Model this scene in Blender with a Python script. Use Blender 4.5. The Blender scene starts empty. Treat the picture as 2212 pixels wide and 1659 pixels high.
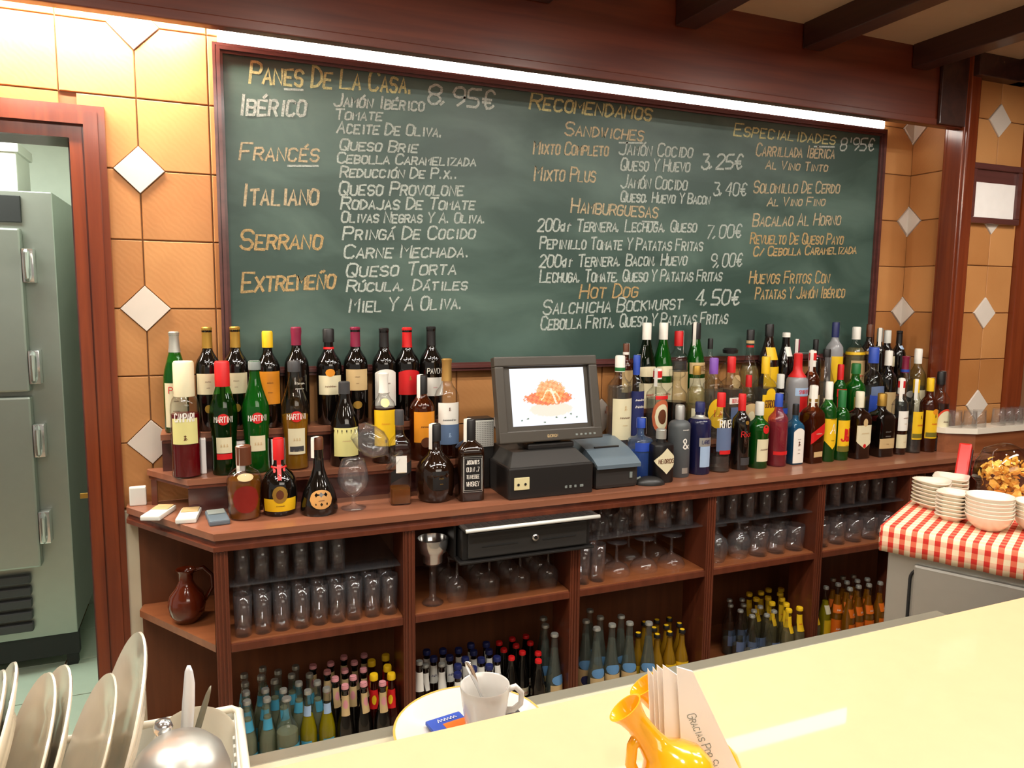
import bpy, bmesh, math, random
from mathutils import Vector, Matrix
R_ = random.Random(7)
sc = bpy.context.scene
COL = sc.collection
PI = math.pi

# ------------------------------------------------------------------ camera, world, lights, exposure
cam_d = bpy.data.cameras.new('camera'); cam = bpy.data.objects.new('camera', cam_d); COL.objects.link(cam)
cam_d.sensor_width = 36.0; cam_d.lens = 1597.0 / 2212.0 * 36.0; cam_d.clip_start = 0.05
YAW, PITCH, ROLL = -0.3905, -0.1136, 0.0098
fw = Vector((-math.sin(YAW) * math.cos(PITCH), math.cos(YAW) * math.cos(PITCH), math.sin(PITCH)))
rt = Vector((math.cos(YAW), math.sin(YAW), 0)); up = rt.cross(fw)
rt2 = rt * math.cos(ROLL) + up * math.sin(ROLL); up2 = -rt * math.sin(ROLL) + up * math.cos(ROLL)
cam.matrix_world = Matrix(((rt2.x, up2.x, -fw.x, .162), (rt2.y, up2.y, -fw.y, -2.365), (rt2.z, up2.z, -fw.z, 1.549), (0, 0, 0, 1)))
sc.camera = cam
sc.view_settings.view_transform = 'Standard'; sc.view_settings.look = 'None'; sc.view_settings.gamma = 1.0
sc.view_settings.use_curve_mapping = False
sc.view_settings.exposure = 0.35
sc.cycles.max_bounces = 9; sc.cycles.transparent_max_bounces = 40; sc.cycles.transmission_bounces = 6
sc.cycles.diffuse_bounces = 4; sc.cycles.glossy_bounces = 4
sc.cycles.caustics_reflective = False; sc.cycles.caustics_refractive = False
sc.cycles.sample_clamp_indirect = 6.0

w = bpy.data.worlds.new('world'); sc.world = w; w.use_nodes = True
w.node_tree.nodes['Background'].inputs[0].default_value = (1.0, .90, .78, 1)
w.node_tree.nodes['Background'].inputs[1].default_value = 0.30

def area(name, loc, size, power, color=(1, .9, .75), sizey=None, rot=(0, 0, 0), spread=None):
    d = bpy.data.lights.new(name, 'AREA'); d.energy = power; d.color = color; d.size = size
    if sizey: d.shape = 'RECTANGLE'; d.size_y = sizey
    else: d.shape = 'DISK'
    if spread: d.spread = spread
    o = bpy.data.objects.new(name, d); COL.objects.link(o); o.location = loc; o.rotation_euler = rot
    return o
for k, x in enumerate((-.45, .45, 1.35, 2.25, 3.1)):
    area('ceiling_spot_light', (x, -1.05, 2.41), .10, 5, (1, .93, .82))
for k, x in enumerate((-.1, 1.25, 2.6)):
    area('ceiling_panel_light', (x, -1.45, 2.42), 1.1, 13, (1, .96, .90), .16)
for k, x in enumerate((-.3, .75, 1.8, 2.9)):
    area('bar_spot_light', (x, -2.15, 2.41), .16, 3.2, (1, .92, .78))
area('room_light', (1.2, -3.6, 2.38), 2.2, 27, (1, .9, .76), 1.0, (math.radians(28), 0, 0))
area('kitchen_light', (-.9, .75, 2.38), .9, 28, (.92, 1.0, .90), .5)

# ------------------------------------------------------------------ materials
MATS = {}
def nm(name):
    m = bpy.data.materials.new(name); m.use_nodes = True; MATS[name] = m
    return m, m.node_tree, m.node_tree.nodes['Principled BSDF']
def lin(c):
    if isinstance(c, str):
        c = tuple(int(c[i:i + 2], 16) / 255 for i in (0, 2, 4))
    return tuple(v / 12.92 if v <= .04045 else ((v + .055) / 1.055) ** 2.4 for v in c) + (1,)
def plain(name, col, rough=.5, metal=0, coat=0, spec=.5, emit=0):
    m, t, b = nm(name); b.inputs['Base Color'].default_value = lin(col)
    b.inputs['Roughness'].default_value = rough; b.inputs['Metallic'].default_value = metal
    b.inputs['Coat Weight'].default_value = coat; b.inputs['Specular IOR Level'].default_value = spec
    # faint procedural tone variation
    if not emit:
        n = t.nodes.new('ShaderNodeTexNoise'); n.inputs['Scale'].default_value = 25
        tc = t.nodes.new('ShaderNodeTexCoord'); t.links.new(tc.outputs['Object'], n.inputs['Vector'])
        mx = t.nodes.new('ShaderNodeMix'); mx.data_type = 'RGBA'; mx.inputs[0].default_value = 1
        mr = t.nodes.new('ShaderNodeMapRange'); mr.inputs[1].default_value = .3; mr.inputs[2].default_value = .7
        mr.inputs[3].default_value = 0; mr.inputs[4].default_value = .12
        t.links.new(n.outputs[0], mr.inputs[0]); t.links.new(mr.outputs[0], mx.inputs[0])
        mx.inputs[6].default_value = lin(col); mx.inputs[7].default_value = tuple(v * .72 for v in lin(col)[:3]) + (1,)
        t.links.new(mx.outputs[2], b.inputs['Base Color'])
    else:
        b.inputs['Emission Color'].default_value = lin(col); b.inputs['Emission Strength'].default_value = emit
    return m
def wood(name, c1, c2, axis, rough=.32, scale=1.0, coat=.3):
    m, t, b = nm(name)
    tc = t.nodes.new('ShaderNodeTexCoord'); mp = t.nodes.new('ShaderNodeMapping')
    s = {'x': (.8, 14, 14), 'y': (14, .8, 14), 'z': (14, 14, .8)}[axis]
    mp.inputs['Scale'].default_value = tuple(v * scale for v in s)
    geo = t.nodes.new('ShaderNodeNewGeometry')
    t.links.new(geo.outputs['Position'], mp.inputs['Vector'])
    n = t.nodes.new('ShaderNodeTexNoise'); n.inputs['Scale'].default_value = 2.2; n.inputs['Detail'].default_value = 6
    n.inputs['Distortion'].default_value = .6
    t.links.new(mp.outputs[0], n.inputs['Vector'])
    r = t.nodes.new('ShaderNodeValToRGB'); r.color_ramp.elements[0].position = .32; r.color_ramp.elements[1].position = .68
    r.color_ramp.elements[0].color = lin(c1); r.color_ramp.elements[1].color = lin(c2)
    t.links.new(n.outputs[0], r.inputs[0]); t.links.new(r.outputs[0], b.inputs['Base Color'])
    b.inputs['Roughness'].default_value = rough; b.inputs['Coat Weight'].default_value = coat; b.inputs['Coat Roughness'].default_value = .15
    bp = t.nodes.new('ShaderNodeBump'); bp.inputs['Strength'].default_value = .03; bp.inputs['Distance'].default_value = .001
    t.links.new(n.outputs[0], bp.inputs['Height']); t.links.new(bp.outputs[0], b.inputs['Normal'])
    return m
wood('counter_wood', '80503a', '925e46', 'x', .30)
wood('shelf_wood', '784222', '8c5230', 'x', .42)
wood('post_wood', '562818', '6a3420', 'z', .35)
wood('back_wood', '64361a', '754222', 'z', .55, 1, .1)
wood('fascia_wood', '501f12', '6a2e1a', 'x', .38)
wood('beam_wood', '2e1610', '40221a', 'y', .45)
wood('door_wood', '622610', '7e3818', 'z', .24, 1, .5)
wood('frame_wood', '4c2824', '5e3430', 'x', .3, 1, .5)

def tile_mat():
    m, t, b = nm('terracotta')
    oi = t.nodes.new('ShaderNodeObjectInfo')
    tc = t.nodes.new('ShaderNodeTexCoord')
    n = t.nodes.new('ShaderNodeTexNoise'); n.inputs['Scale'].default_value = 5; n.inputs['Detail'].default_value = 4
    va = t.nodes.new('ShaderNodeVectorMath'); va.operation = 'ADD'
    t.links.new(tc.outputs['Object'], va.inputs[0]); t.links.new(oi.outputs['Location'], va.inputs[1])
    t.links.new(va.outputs[0], n.inputs['Vector'])
    ad = t.nodes.new('ShaderNodeMath'); ad.operation = 'MULTIPLY_ADD'; ad.inputs[1].default_value = .5
    t.links.new(oi.outputs['Random'], ad.inputs[0])
    h = t.nodes.new('ShaderNodeMath'); h.operation = 'MULTIPLY'; h.inputs[1].default_value = .6
    t.links.new(n.outputs[0], h.inputs[0]); t.links.new(h.outputs[0], ad.inputs[2])
    r = t.nodes.new('ShaderNodeValToRGB'); e = r.color_ramp.elements
    e[0].position = .2; e[0].color = lin('a46a36'); e[1].position = .8; e[1].color = lin('c28a52')
    t.links.new(ad.outputs[0], r.inputs[0]); t.links.new(r.outputs[0], b.inputs['Base Color'])
    b.inputs['Roughness'].default_value = .55
    wv = t.nodes.new('ShaderNodeTexWave'); wv.wave_type = 'BANDS'; wv.bands_direction = 'DIAGONAL'; wv.inputs['Scale'].default_value = 30; wv.inputs['Distortion'].default_value = 6
    t.links.new(tc.outputs['Object'], wv.inputs['Vector'])
    bp = t.nodes.new('ShaderNodeBump'); bp.inputs['Strength'].default_value = .10; bp.inputs['Distance'].default_value = .001
    t.links.new(wv.outputs[0], bp.inputs['Height']); t.links.new(bp.outputs[0], b.inputs['Normal'])
tile_mat()
plain('bar_floor', '8c7c68', .5); plain('diamond', 'd6ccc0', .3); plain('grout', '7c5638', .8)
plain('plaster', 'bca488', .8); plain('white_paint', 'd8ccb0', .5); plain('kitchen_wall', 'ccd4c4', .6); plain('kitchen_tile', 'c4d4c0', .35)
plain('steel', 'c4c2ba', .36, .75); plain('steel_ledge', 'd4ccb0', .4, .35); plain('steel_dark', '8c8878', .4, .5); plain('fridge_steel', 'a6aca4', .38, .75); plain('rubber', '1c1c1c', .6)
plain('beige_counter', 'dab68c', .35, coat=.4); plain('marble', 'e0d8c8', .25)
plain('black_plastic', '1e1c1b', .4); plain('dark_plastic', '2a2826', .5); plain('bezel', '3e3830', .45); plain('grey_plastic', '5c6a74', .4)
plain('beige_plastic', 'd8cc9c', .5); plain('white_plastic', 'dcdcd4', .4); plain('china', 'e8dfcc', .18, coat=.5); plain('china_white', 'ccc8c2', .15, coat=.4)
plain('yellow_glaze', 'f4b01a', .15, coat=.8); plain('paper', 'f4f0ec', .7); plain('brown_glaze', '5a1e0a', .12, coat=.8)
plain('blade', 'e4e8f0', .3, .35); plain('chrome', 'dcdcdc', .16, .9); plain('rim_gilt', 'dba850', .3)
plain('tube_glow', 'fff2e0', emit=320); plain('diffuser_glow', 'fff6ea', emit=9)
plain('chip', 'f0b850', .6); plain('red_metal', 'c01c10', .3)

def glassy(name, tint=(1, 1, 1), body=None, bodyamt=0.0, edge=.72, gloss=.03):
    """thin glass wall: tinted transmission, fresnel reflection, optional body colour"""
    m, t, b = nm(name); t.nodes.remove(b)
    out = t.nodes['Material Output']
    tr = t.nodes.new('ShaderNodeBsdfTransparent'); gl = t.nodes.new('ShaderNodeBsdfGlossy'); gl.inputs['Roughness'].default_value = gloss
    lw = t.nodes.new('ShaderNodeLayerWeight'); lw.inputs['Blend'].default_value = .5
    r = t.nodes.new('ShaderNodeValToRGB'); r.color_ramp.elements[0].position = .3; r.color_ramp.elements[1].position = .97
    r.color_ramp.elements[0].color = tuple(tint) + (1,); r.color_ramp.elements[1].color = tuple(c * edge for c in tint) + (1,)
    t.links.new(lw.outputs['Facing'], r.inputs[0]); t.links.new(r.outputs[0], tr.inputs[0])
    pw = t.nodes.new('ShaderNodeMath'); pw.operation = 'POWER'; pw.inputs[1].default_value = 4; t.links.new(lw.outputs['Facing'], pw.inputs[0])
    fr = t.nodes.new('ShaderNodeMath'); fr.operation = 'MULTIPLY_ADD'; fr.inputs[1].default_value = .75; fr.inputs[2].default_value = .045; t.links.new(pw.outputs[0], fr.inputs[0])
    mx = t.nodes.new('ShaderNodeMixShader'); t.links.new(fr.outputs[0], mx.inputs[0])
    src = tr
    if body:
        df = t.nodes.new('ShaderNodeBsdfDiffuse'); df.inputs[0].default_value = lin(body)
        tl = t.nodes.new('ShaderNodeBsdfTranslucent'); tl.inputs[0].default_value = lin(body)
        m1 = t.nodes.new('ShaderNodeMixShader'); m1.inputs[0].default_value = .5
        t.links.new(df.outputs[0], m1.inputs[1]); t.links.new(tl.outputs[0], m1.inputs[2])
        m2 = t.nodes.new('ShaderNodeMixShader'); m2.inputs[0].default_value = bodyamt
        t.links.new(tr.outputs[0], m2.inputs[1]); t.links.new(m1.outputs[0], m2.inputs[2]); src = m2
    t.links.new(src.outputs[0], mx.inputs[1]); t.links.new(gl.outputs[0], mx.inputs[2])
    t.links.new(mx.outputs[0], out.inputs[0])
    return m
glassy('g_clear', (.97, .98, .97)); glassy('g_tumbler', (.985, .99, .99), 'e4e8f0', .035, .86)
glassy('g_green', (.25, .62, .22), '1f8a28', .35, .4); glassy('g_greenthin', (.25, .62, .22), '1f8a28', .07, .5); glassy('g_dkgreen', (.05, .12, .05), '0c2410', .5, .4)
glassy('g_amber', (.62, .28, .10), '7a3410', .3, .5); glassy('g_bluetint', (.75, .88, .98), '90b8e8', .15)
glassy('g_pink', (.92, .5, .55), 'd05868', .3); glassy('g_skyblue', (.45, .75, .9), '3c8cb8', .35)
glassy('g_frost', (.85, .87, .9), 'c8c8cc', .75, .8, .25); glassy('g_paleclear', (.85, .93, .8)); glassy('g_water', (.93, .97, .94), 'b8c8c0', .08, .75)
glassy('g_dkred', (.3, .05, .05), '58140c', .5)
for n, c, r_ in (('g_dk', '0c0907', .08), ('g_dkbrown', '1c0d06', .08), ('g_navy', '14163c', .2), ('g_matteblack', '0e0d0e', .35), ('g_slate', '4c5052', .5)):
    plain(n, c, r_, coat=.4 if r_ < .2 else 0)
LIQ = {'red_liq': ('8c0c1c', .75), 'dkgreen': ('0c2c0c', .7), 'green_liq': ('1c7c20', .55), 'black_liq': ('120c08', .9), 'gold_liq': ('d09828', .55),
       'brown_liq': ('3c1406', .85), 'amber_liq': ('b06c1c', .5), 'blue_liq': ('2c64d0', .6), 'clear_liq': ('c8ccc8', .08), 'pink_liq': ('a83040', .6),
       'skyliq': ('4c98c0', .4), 'paleliq': ('d8cc98', .25), 'lemon_liq': ('c8b808', .75), 'milky': ('c8c8a4', .5), 'cola_liq': ('140804', .93),
       'orange_liq': ('c07c14', .75), 'juice_liq': ('c89820', .85), 'wheat': ('b4b8ac', .18)}
for k, (c, a) in LIQ.items():
    L = lin(c)[:3]
    glassy('liq_' + k, tuple(.3 + .7 * v for v in L) if a < .3 else tuple(.1 + .8 * v for v in L), c, a, .7, .1)
CC = {'white': 'e6e2d8', 'creamwhite': 'dcd6bc', 'cream': 'd8cfac', 'paleyellow': 'd6cf88', 'yellow': 'e4b818', 'orange': 'd8881c', 'tan': 'c4a878', 'gold': 'b08a3c',
      'goldtan': 'c08c4c', 'red': 'c8181a', 'dkred': '7c1810', 'redorange': 'd04020', 'maroon': '7c1838', 'black': '141212', 'darkgrey': '3a3a3c', 'grey': '7c8480',
      'silver': 'b4b4ac', 'steel': 'b8b8b4', 'silverwhite': 'd0d0c8', 'brown': '5c3018', 'blue': '2848a8', 'paleblue': '9cb4d0', 'navyblue': '1c2458', 'greyblue': '5c6c8c',
      'purple': '7a4ca8', 'green': '1c6c34', 'olive': '6c6420', 'copper': 'b8603c', 'pink': 'd08c90', 'goldcork': 'b89050', 'orange2': 'e06c14', 'cyan': '4494b0',
      'glass': 'd8dcd8', 'slateblue': '5a7090', 'water_blue': '5a86b0'}
for k, c in CC.items():
    plain('c_' + k, c, .45, .7 if k in ('silver', 'steel', 'gold', 'goldcork') else 0)
M = MATS

ORD = 'first second third fourth fifth sixth seventh eighth ninth tenth eleventh twelfth thirteenth fourteenth fifteenth sixteenth'.split()
# ------------------------------------------------------------------ mesh helpers
def obj(name, verts, faces, mat, parent=None, smooth=False, loc=None, rot=None):
    me = bpy.data.meshes.new(name); me.from_pydata([tuple(v) for v in verts], [], faces); me.update()
    mats = mat if isinstance(mat, (list, tuple)) else [mat]
    for q in mats: me.materials.append(M[q] if isinstance(q, str) else q)
    if smooth: me.polygons.foreach_set('use_smooth', [True] * len(me.polygons))
    o = bpy.data.objects.new(name, me); COL.objects.link(o)
    if parent: o.parent = parent
    if loc: o.location = loc
    if rot: o.rotation_euler = rot
    return o
def tag(o, label=None, cat=None, group=None, kind=None):
    if label: o['label'] = label
    if cat: o['category'] = cat
    if group: o['group'] = group
    if kind: o['kind'] = kind
    return o
def empty(name, loc, label, cat, group=None, rz=0, rot=None):
    o = bpy.data.objects.new(name, None); COL.objects.link(o); o.location = loc
    o.rotation_euler = rot or (0, 0, rz); o.empty_display_size = .02
    return tag(o, label, cat, group)
def copy_tree(o, parent=None):
    c = o.copy(); COL.objects.link(c)
    if parent: c.parent = parent
    for ch in list(o.children): copy_tree(ch, c)
    return c
class MB:
    def __init__(s): s.v = []; s.f = []
    def add(s, v, f):
        n = len(s.v); s.v += [tuple(p) for p in v]; s.f += [tuple(i + n for i in q) for q in f]; return s
    def box(s, x0, x1, y0, y1, z0, z1, b=0.0, mtx=None):
        b = min(b, (x1 - x0) * .45, (y1 - y0) * .45, (z1 - z0) * .45)
        if b <= 0:
            v = [(x, y, z) for z in (z0, z1) for y in (y0, y1) for x in (x0, x1)]
            f = [(0, 2, 3, 1), (4, 5, 7, 6), (0, 1, 5, 4), (2, 6, 7, 3), (0, 4, 6, 2), (1, 3, 7, 5)]
        else:
            bm = bmesh.new()
            bmesh.ops.create_cube(bm, size=1)
            for q in bm.verts: q.co = Vector(((x0 + x1) / 2 + q.co.x * (x1 - x0), (y0 + y1) / 2 + q.co.y * (y1 - y0), (z0 + z1) / 2 + q.co.z * (z1 - z0)))
            bmesh.ops.bevel(bm, geom=list(bm.edges), offset=b, segments=2, affect='EDGES', profile=.6)
            bm.verts.index_update(); v = [q.co.copy() for q in bm.verts]; f = [tuple(a.index for a in q.verts) for q in bm.faces]; bm.free()
        if mtx: v = [mtx @ Vector(p) for p in v]
        return s.add(v, f)
    def prism(s, pts, z0, z1, mtx=None):
        n = len(pts); v = [(p[0], p[1], z0) for p in pts] + [(p[0], p[1], z1) for p in pts]
        if mtx: v = [mtx @ Vector(p) for p in v]
        f = [tuple(reversed(range(n))), tuple(range(n, 2 * n))] + [(i, (i + 1) % n, n + (i + 1) % n, n + i) for i in range(n)]
        return s.add(v, f)
    def lathe(s, prof, n=20, sq=0, mtx=None, sx=1, sy=1):
        v = []; f = []
        for p in prof:
            r, z = p[0], p[1]; q = p[2] if len(p) > 2 else sq
            for i in range(n):
                a = 2 * PI * i / n; k = se(a, q); v.append((r * k * math.sin(a) * sx, -r * k * math.cos(a) * sy, z))
        for j in range(len(prof) - 1):
            for i in range(n):
                f.append((j * n + i, j * n + (i + 1) % n, (j + 1) * n + (i + 1) % n, (j + 1) * n + i))
        if prof[0][0] > 1e-5: f.append(tuple(reversed(range(n))))if len(prof) and prof[0][0] > 1e-5 and s.capb else None
        if mtx: v = [mtx @ Vector(p) for p in v]
        f = [q for q in f if q]
        return s.add(v, f)
    capb = False
    def tube(s, pts, rad, n=8, caps=True):
        pts = [Vector(p) for p in pts]; v = []; f = []; m = len(pts)
        rr = rad if isinstance(rad, (list, tuple)) else [rad] * m
        ref = None
        for i, p in enumerate(pts):
            d = (pts[min(i + 1, m - 1)] - pts[max(i - 1, 0)]).normalized()
            if ref is None: ref = d.orthogonal().normalized()
            ref = (ref - d * ref.dot(d)).normalized(); b = d.cross(ref)
            for k in range(n):
                a = 2 * PI * k / n; v.append(p + (ref * math.cos(a) + b * math.sin(a)) * rr[i])
        for i in range(m - 1):
            for k in range(n): f.append((i * n + k, i * n + (k + 1) % n, (i + 1) * n + (k + 1) % n, (i + 1) * n + k))
        if caps: f += [tuple(reversed(range(n))), tuple(range((m - 1) * n, m * n))]
        return s.add(v, f)
    def build(s, name, mat, parent=None, smooth=False, loc=None, rot=None):
        return obj(name, s.v, s.f, mat, parent, smooth, loc, rot)
def se(a, q):
    if q <= 0: return 1.0
    n = 2 + 7 * q
    return 1 / (abs(math.cos(a)) ** n + abs(math.sin(a)) ** n) ** (1 / n)
def auto(o, ang=40):
    me = o.data; me.polygons.foreach_set('use_smooth', [True] * len(me.polygons))
    bm = bmesh.new(); bm.from_mesh(me); lim = math.radians(ang)
    for e in bm.edges:
        if len(e.link_faces) == 2 and e.calc_face_angle(0) > lim: e.smooth = False
    bm.to_mesh(me); bm.free(); return o
def struct(name, mb, mat, parent=None, label=None):
    o = mb.build(name, mat, parent)
    if not parent: o['kind'] = 'structure'
    if label: o['label'] = label
    return o

# ------------------------------------------------------------------ stroke lettering
G = {'A': '002640 1232', 'B': '0006 0636454433 0333424130 3000', 'C': '45361605011030 3041', 'D': '0006 06264442 422000', 'E': '460600 0040 0333', 'F': '460600 0333',
     'G': '453616050110304143 4323', 'H': '0006 4046 0343', 'I': '2620', 'J': '4641301001', 'K': '0006 4603 1340', 'L': '060040', 'M': '0006234640', 'N': '00064046',
     'O': '16050110304145 453616', 'P': '0006 0636454433 3303', 'Q': '16050110304145 453616 2240', 'R': '0006 0636454433 3303 2340', 'S': '453616050413 1333424130 301001',
     'T': '0646 2620', 'U': '060110304146', 'V': '062046', 'W': '0610243046', 'X': '0046 0640', 'Y': '062346 2320', 'Z': '06460040', '0': '16050110304145 453616',
     '1': '152620', '2': '051636454400 0040', '3': '064623 2333424130 301001', '4': '3630 360242', '5': '460603 0333424130 3000', '6': '3615020110304142 423303', '7': '064610',
     '8': '130405163645 45443313 1302011030 30414233', '9': '4313040516364542 4220', '€': '453626151120 203041 0333 0232', ',': '1100', '.': '1011', "'": '2624', '/': '0046',
     '&': '400405162524 24011020 2042', 'g': '3414030211 1131 353010', 'r': '1014 133534', 'x': '0044 0440', '*': '103250321230 1434 2521', '-': '1333', ':': '1112 1415'}
ACC = {'Á': 'A', 'É': 'E', 'Í': 'I', 'Ó': 'O', 'Ú': 'U'}
def strokes(ch):
    if ch == 'Ñ': return strokes('N') + [[(1, 7.2), (1.7, 7.8), (2.4, 7.2), (3.1, 7.8)]]
    if ch in ACC: return strokes(ACC[ch]) + [[(2, 6.9), (3.3, 8.2)]]
    out = []
    for s in G.get(ch, '').split():
        out.append([(int(s[i]), int(s[i + 1])) for i in range(0, len(s) - 1, 2)])
    if ch in 'BCDGJOPQRSU0235689€&':
        res = []
        for p in out:
            if len(p) > 2:
                q = [p[0]]
                for i in range(len(p) - 1):
                    a, b = p[i], p[i + 1]
                    q += [(a[0] * .75 + b[0] * .25, a[1] * .75 + b[1] * .25), (a[0] * .25 + b[0] * .75, a[1] * .25 + b[1] * .75)]
                q.append(p[-1]); p = q
            res.append(p)
        out = res
    return out
def text_lines(text, small=.72, jit=0.0, slant=.12):
    """list of polylines in units where cap height = 1; returns (lines, width)"""
    x = 0; L = []; first = True
    for ch in text:
        if ch == ' ': x += .42; first = True; continue
        if ch == '~':
            h = R_.uniform(.3, .5); L.append([(x, .05), (x + .1, h), (x + .22, .05), (x + .34, h * .8), (x + .46, .1)]); x += .5; continue
        big = first or ch in '0123456789€'; k = 1.0 if big else small
        if not (ch in "0123456789"): first = ch in "/'"
        if ch in 'gr': k = .8
        wd = k * (.62 if ch not in "I.,'1:" else .3)
        off = -.25 * k if ch in "I.,'1:" else 0
        for p in strokes(ch):
            L.append([(x + off * wd / .62 / k * k + (px / 4) * k * .62 + slant * (py / 6) * k + R_.uniform(-jit, jit), (py / 6) * k + R_.uniform(-jit, jit)) for px, py in p])
        x += wd + .17
    return L, max(x - .17, .1)
def ribbon(mb, pts, w, fn):
    """flat stroke with a chisel width; fn maps (u,v) to 3-D"""
    n = len(pts)
    if n < 2: return
    A = []; B = []
    for i in range(n):
        a = pts[max(i - 1, 0)]; b = pts[min(i + 1, n - 1)]
        dx, dy = b[0] - a[0], b[1] - a[1]; l = math.hypot(dx, dy) or 1e-6
        nx, ny = -dy / l * w / 2, dx / l * w / 2
        ex = ey = 0
        if i == 0: ex, ey = -dx / l * w * .3, -dy / l * w * .3
        if i == n - 1: ex, ey = dx / l * w * .3, dy / l * w * .3
        A.append((pts[i][0] + nx + ex, pts[i][1] + ny + ey)); B.append((pts[i][0] - nx + ex, pts[i][1] - ny + ey))
    v = [fn(*p) for p in A] + [fn(*p) for p in B]
    mb.add(v, [(n + i, n + i + 1, i + 1, i) for i in range(n - 1)])

# ------------------------------------------------------------------ the room
mb = MB().box(-3.2, 5.2, -5, 2.2, -.05, 0); f = struct('floor', mb, 'bar_floor')
mb = MB().box(-3.2, 5.2, -5, 2.2, 2.515, 2.6); struct('ceiling', mb, 'plaster')
wall = MB(); wall.box(-.15, 3.9, .006, .13, 0, 2.55); wall.box(-1.15, -.15, .006, .13, 1.985, 2.55); wall.box(-2.6, -1.15, .006, .13, 0, 2.55)
WB = struct('wall_back', wall, 'grout')
# tiles: pitch PX x PZ, cut corners around the diamonds at even nodes
PX, PZ, Z0 = .1865, .1934, 1.1262; DH = .0645; GAP = .0016; TT = .006
def clip_poly(P, axis, val, keep_gt):
    out = []
    for i in range(len(P)):
        a, b = P[i], P[(i + 1) % len(P)]
        ia = (a[axis] >= val) if keep_gt else (a[axis] <= val); ib = (b[axis] >= val) if keep_gt else (b[axis] <= val)
        if ia: out.append(a)
        if ia != ib:
            t = (val - a[axis]) / (b[axis] - a[axis]); out.append((a[0] + (b[0] - a[0]) * t, a[1] + (b[1] - a[1]) * t))
    return out
def tile_poly(i, k):
    x0, x1 = i * PX + GAP, (i + 1) * PX - GAP; z0, z1 = Z0 + k * PZ + GAP, Z0 + (k + 1) * PZ - GAP
    d = DH + GAP - GAP * 1.4
    L = i % 2 == 0; B = k % 2 == 0
    P = []
    P += [(x0, z0 + d), (x0 + d, z0)] if L and B else [(x0, z0)]
    P += [(x1 - d, z0), (x1, z0 + d)] if (not L) and B else [(x1, z0)]
    P += [(x1, z1 - d), (x1 - d, z1)] if (not L) and (not B) else [(x1, z1)]
    P += [(x0 + d, z1), (x0, z1 - d)] if L and (not B) else [(x0, z1)]
    return P
def slab(P, name, mat, parent, place, th=TT):
    """bevel-edged flat piece; place(u, v, depth) -> 3-D"""
    P = [p for j, p in enumerate(P) if math.hypot(p[0] - P[j - 1][0], p[1] - P[j - 1][1]) > 1e-4]
    n = len(P)
    if n < 3: return
    cx = sum(p[0] for p in P) / n; cz = sum(p[1] for p in P) / n
    O = Vector(place(cx, cz, 0))
    ins = [(p[0] + (cx - p[0]) * .02, p[1] + (cz - p[1]) * .02) for p in P]
    v = [place(p[0], p[1], 0) for p in P] + [place(p[0], p[1], th * .7) for p in P] + [place(p[0], p[1], th) for p in ins]
    v = [Vector(q) - O for q in v]
    f = [tuple(range(2 * n, 3 * n))] + [(a * n + i, a * n + (i + 1) % n, (a + 1) * n + (i + 1) % n, (a + 1) * n + i) for a in (0, 1) for i in range(n)]
    return obj(name, v, f, mat, parent, loc=O)
back = lambda u, v, d: (u, .006 - d, v)
for i in range(-6, 16):
    for k in range(-2, 8):
        P = tile_poly(i, k); xs = (i * PX, (i + 1) * PX); zs = (Z0 + k * PZ, Z0 + (k + 1) * PZ)
        if xs[0] > .22 and xs[1] < 2.77 and zs[0] > 1.33 and zs[1] < 2.24: continue
        if i <= -2:
            if zs[1] < 2.02: continue
            P = clip_poly(P, 1, 2.0, True)
        elif i == -1:
            if zs[0] < 1.95: P = clip_poly(P, 0, -.145, True)
        P = clip_poly(P, 1, 2.51, False); P = clip_poly(P, 0, 2.984, False)
        if len(P) > 2: slab(P, 'tile', 'terracotta', WB, back)
dm = lambda cx, cz: [(cx - DH, cz), (cx, cz - DH), (cx + DH, cz), (cx, cz + DH)]
for i in range(-6, 17, 2):
    for k in range(-2, 8, 2):
        x, z = i * PX, Z0 + k * PZ
        if -1.3 < x < -.1 and z < 2.05: continue
        if .3 < x < 2.7 and z > 1.4 and z < 2.2: continue
        P = dm(x, z); P = clip_poly(P, 0, 2.984, False); P = clip_poly(P, 1, 2.51, False)
        slab(P, 'diamond_tile', 'diamond', WB, lambda u, v, d: (u, .004 - d, v), .010)
# return wall and pilaster on the right
wr = MB().box(2.984, 3.9, -.245, .006, 0, 2.515); WR = struct('wall_right', wr, 'grout')
ret = lambda u, v, d: (2.984 - d, -u, v)
for k in range(-2, 8):
    P = tile_poly(0, k); P = clip_poly(P, 0, .172, False); P = clip_poly(P, 1, 2.51, False)
    if len(P) > 2: slab([(p[0], p[1]) for p in P], 'tile', 'terracotta', WR, ret)
for k in (0, 2, 4, 6):
    P = clip_poly(dm(0, Z0 + k * PZ), 0, 0.0, True); slab(P, 'diamond_tile', 'diamond', WR, ret, .010)
pil = lambda u, v, d: (3.155 + u, -.245 - d, v)
for i in (-1, 0):
    for k in range(-2, 8):
        P = clip_poly(tile_poly(i, k), 1, 2.51, False); P = clip_poly(P, 0, -.15, True); P = clip_poly(P, 0, .15, False)
        if len(P) > 2: slab(P, 'tile', 'terracotta', WR, pil)
for k in (0, 2, 4, 6): slab(dm(0, Z0 + k * PZ), 'diamond_tile', 'diamond', WR, pil, .010)
# corner posts
mb = MB().box(2.945, 3.003, -.275, -.172, .95, 2.515, .006); mb.box(2.938, 2.95, -.262, -.19, .95, 2.515, .004)
struct('trim_1', mb, 'door_wood', label='glossy mahogany corner post between the tile bays')
mb = MB().box(3.307, 3.40, -.275, -.235, .95, 2.515, .006); struct('trim_2', mb, 'door_wood', label='glossy mahogany post at the right edge')
struct('wall_side', MB().box(3.9, 4.0, -5, .13, 0, 2.6), 'back_wood')
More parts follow.
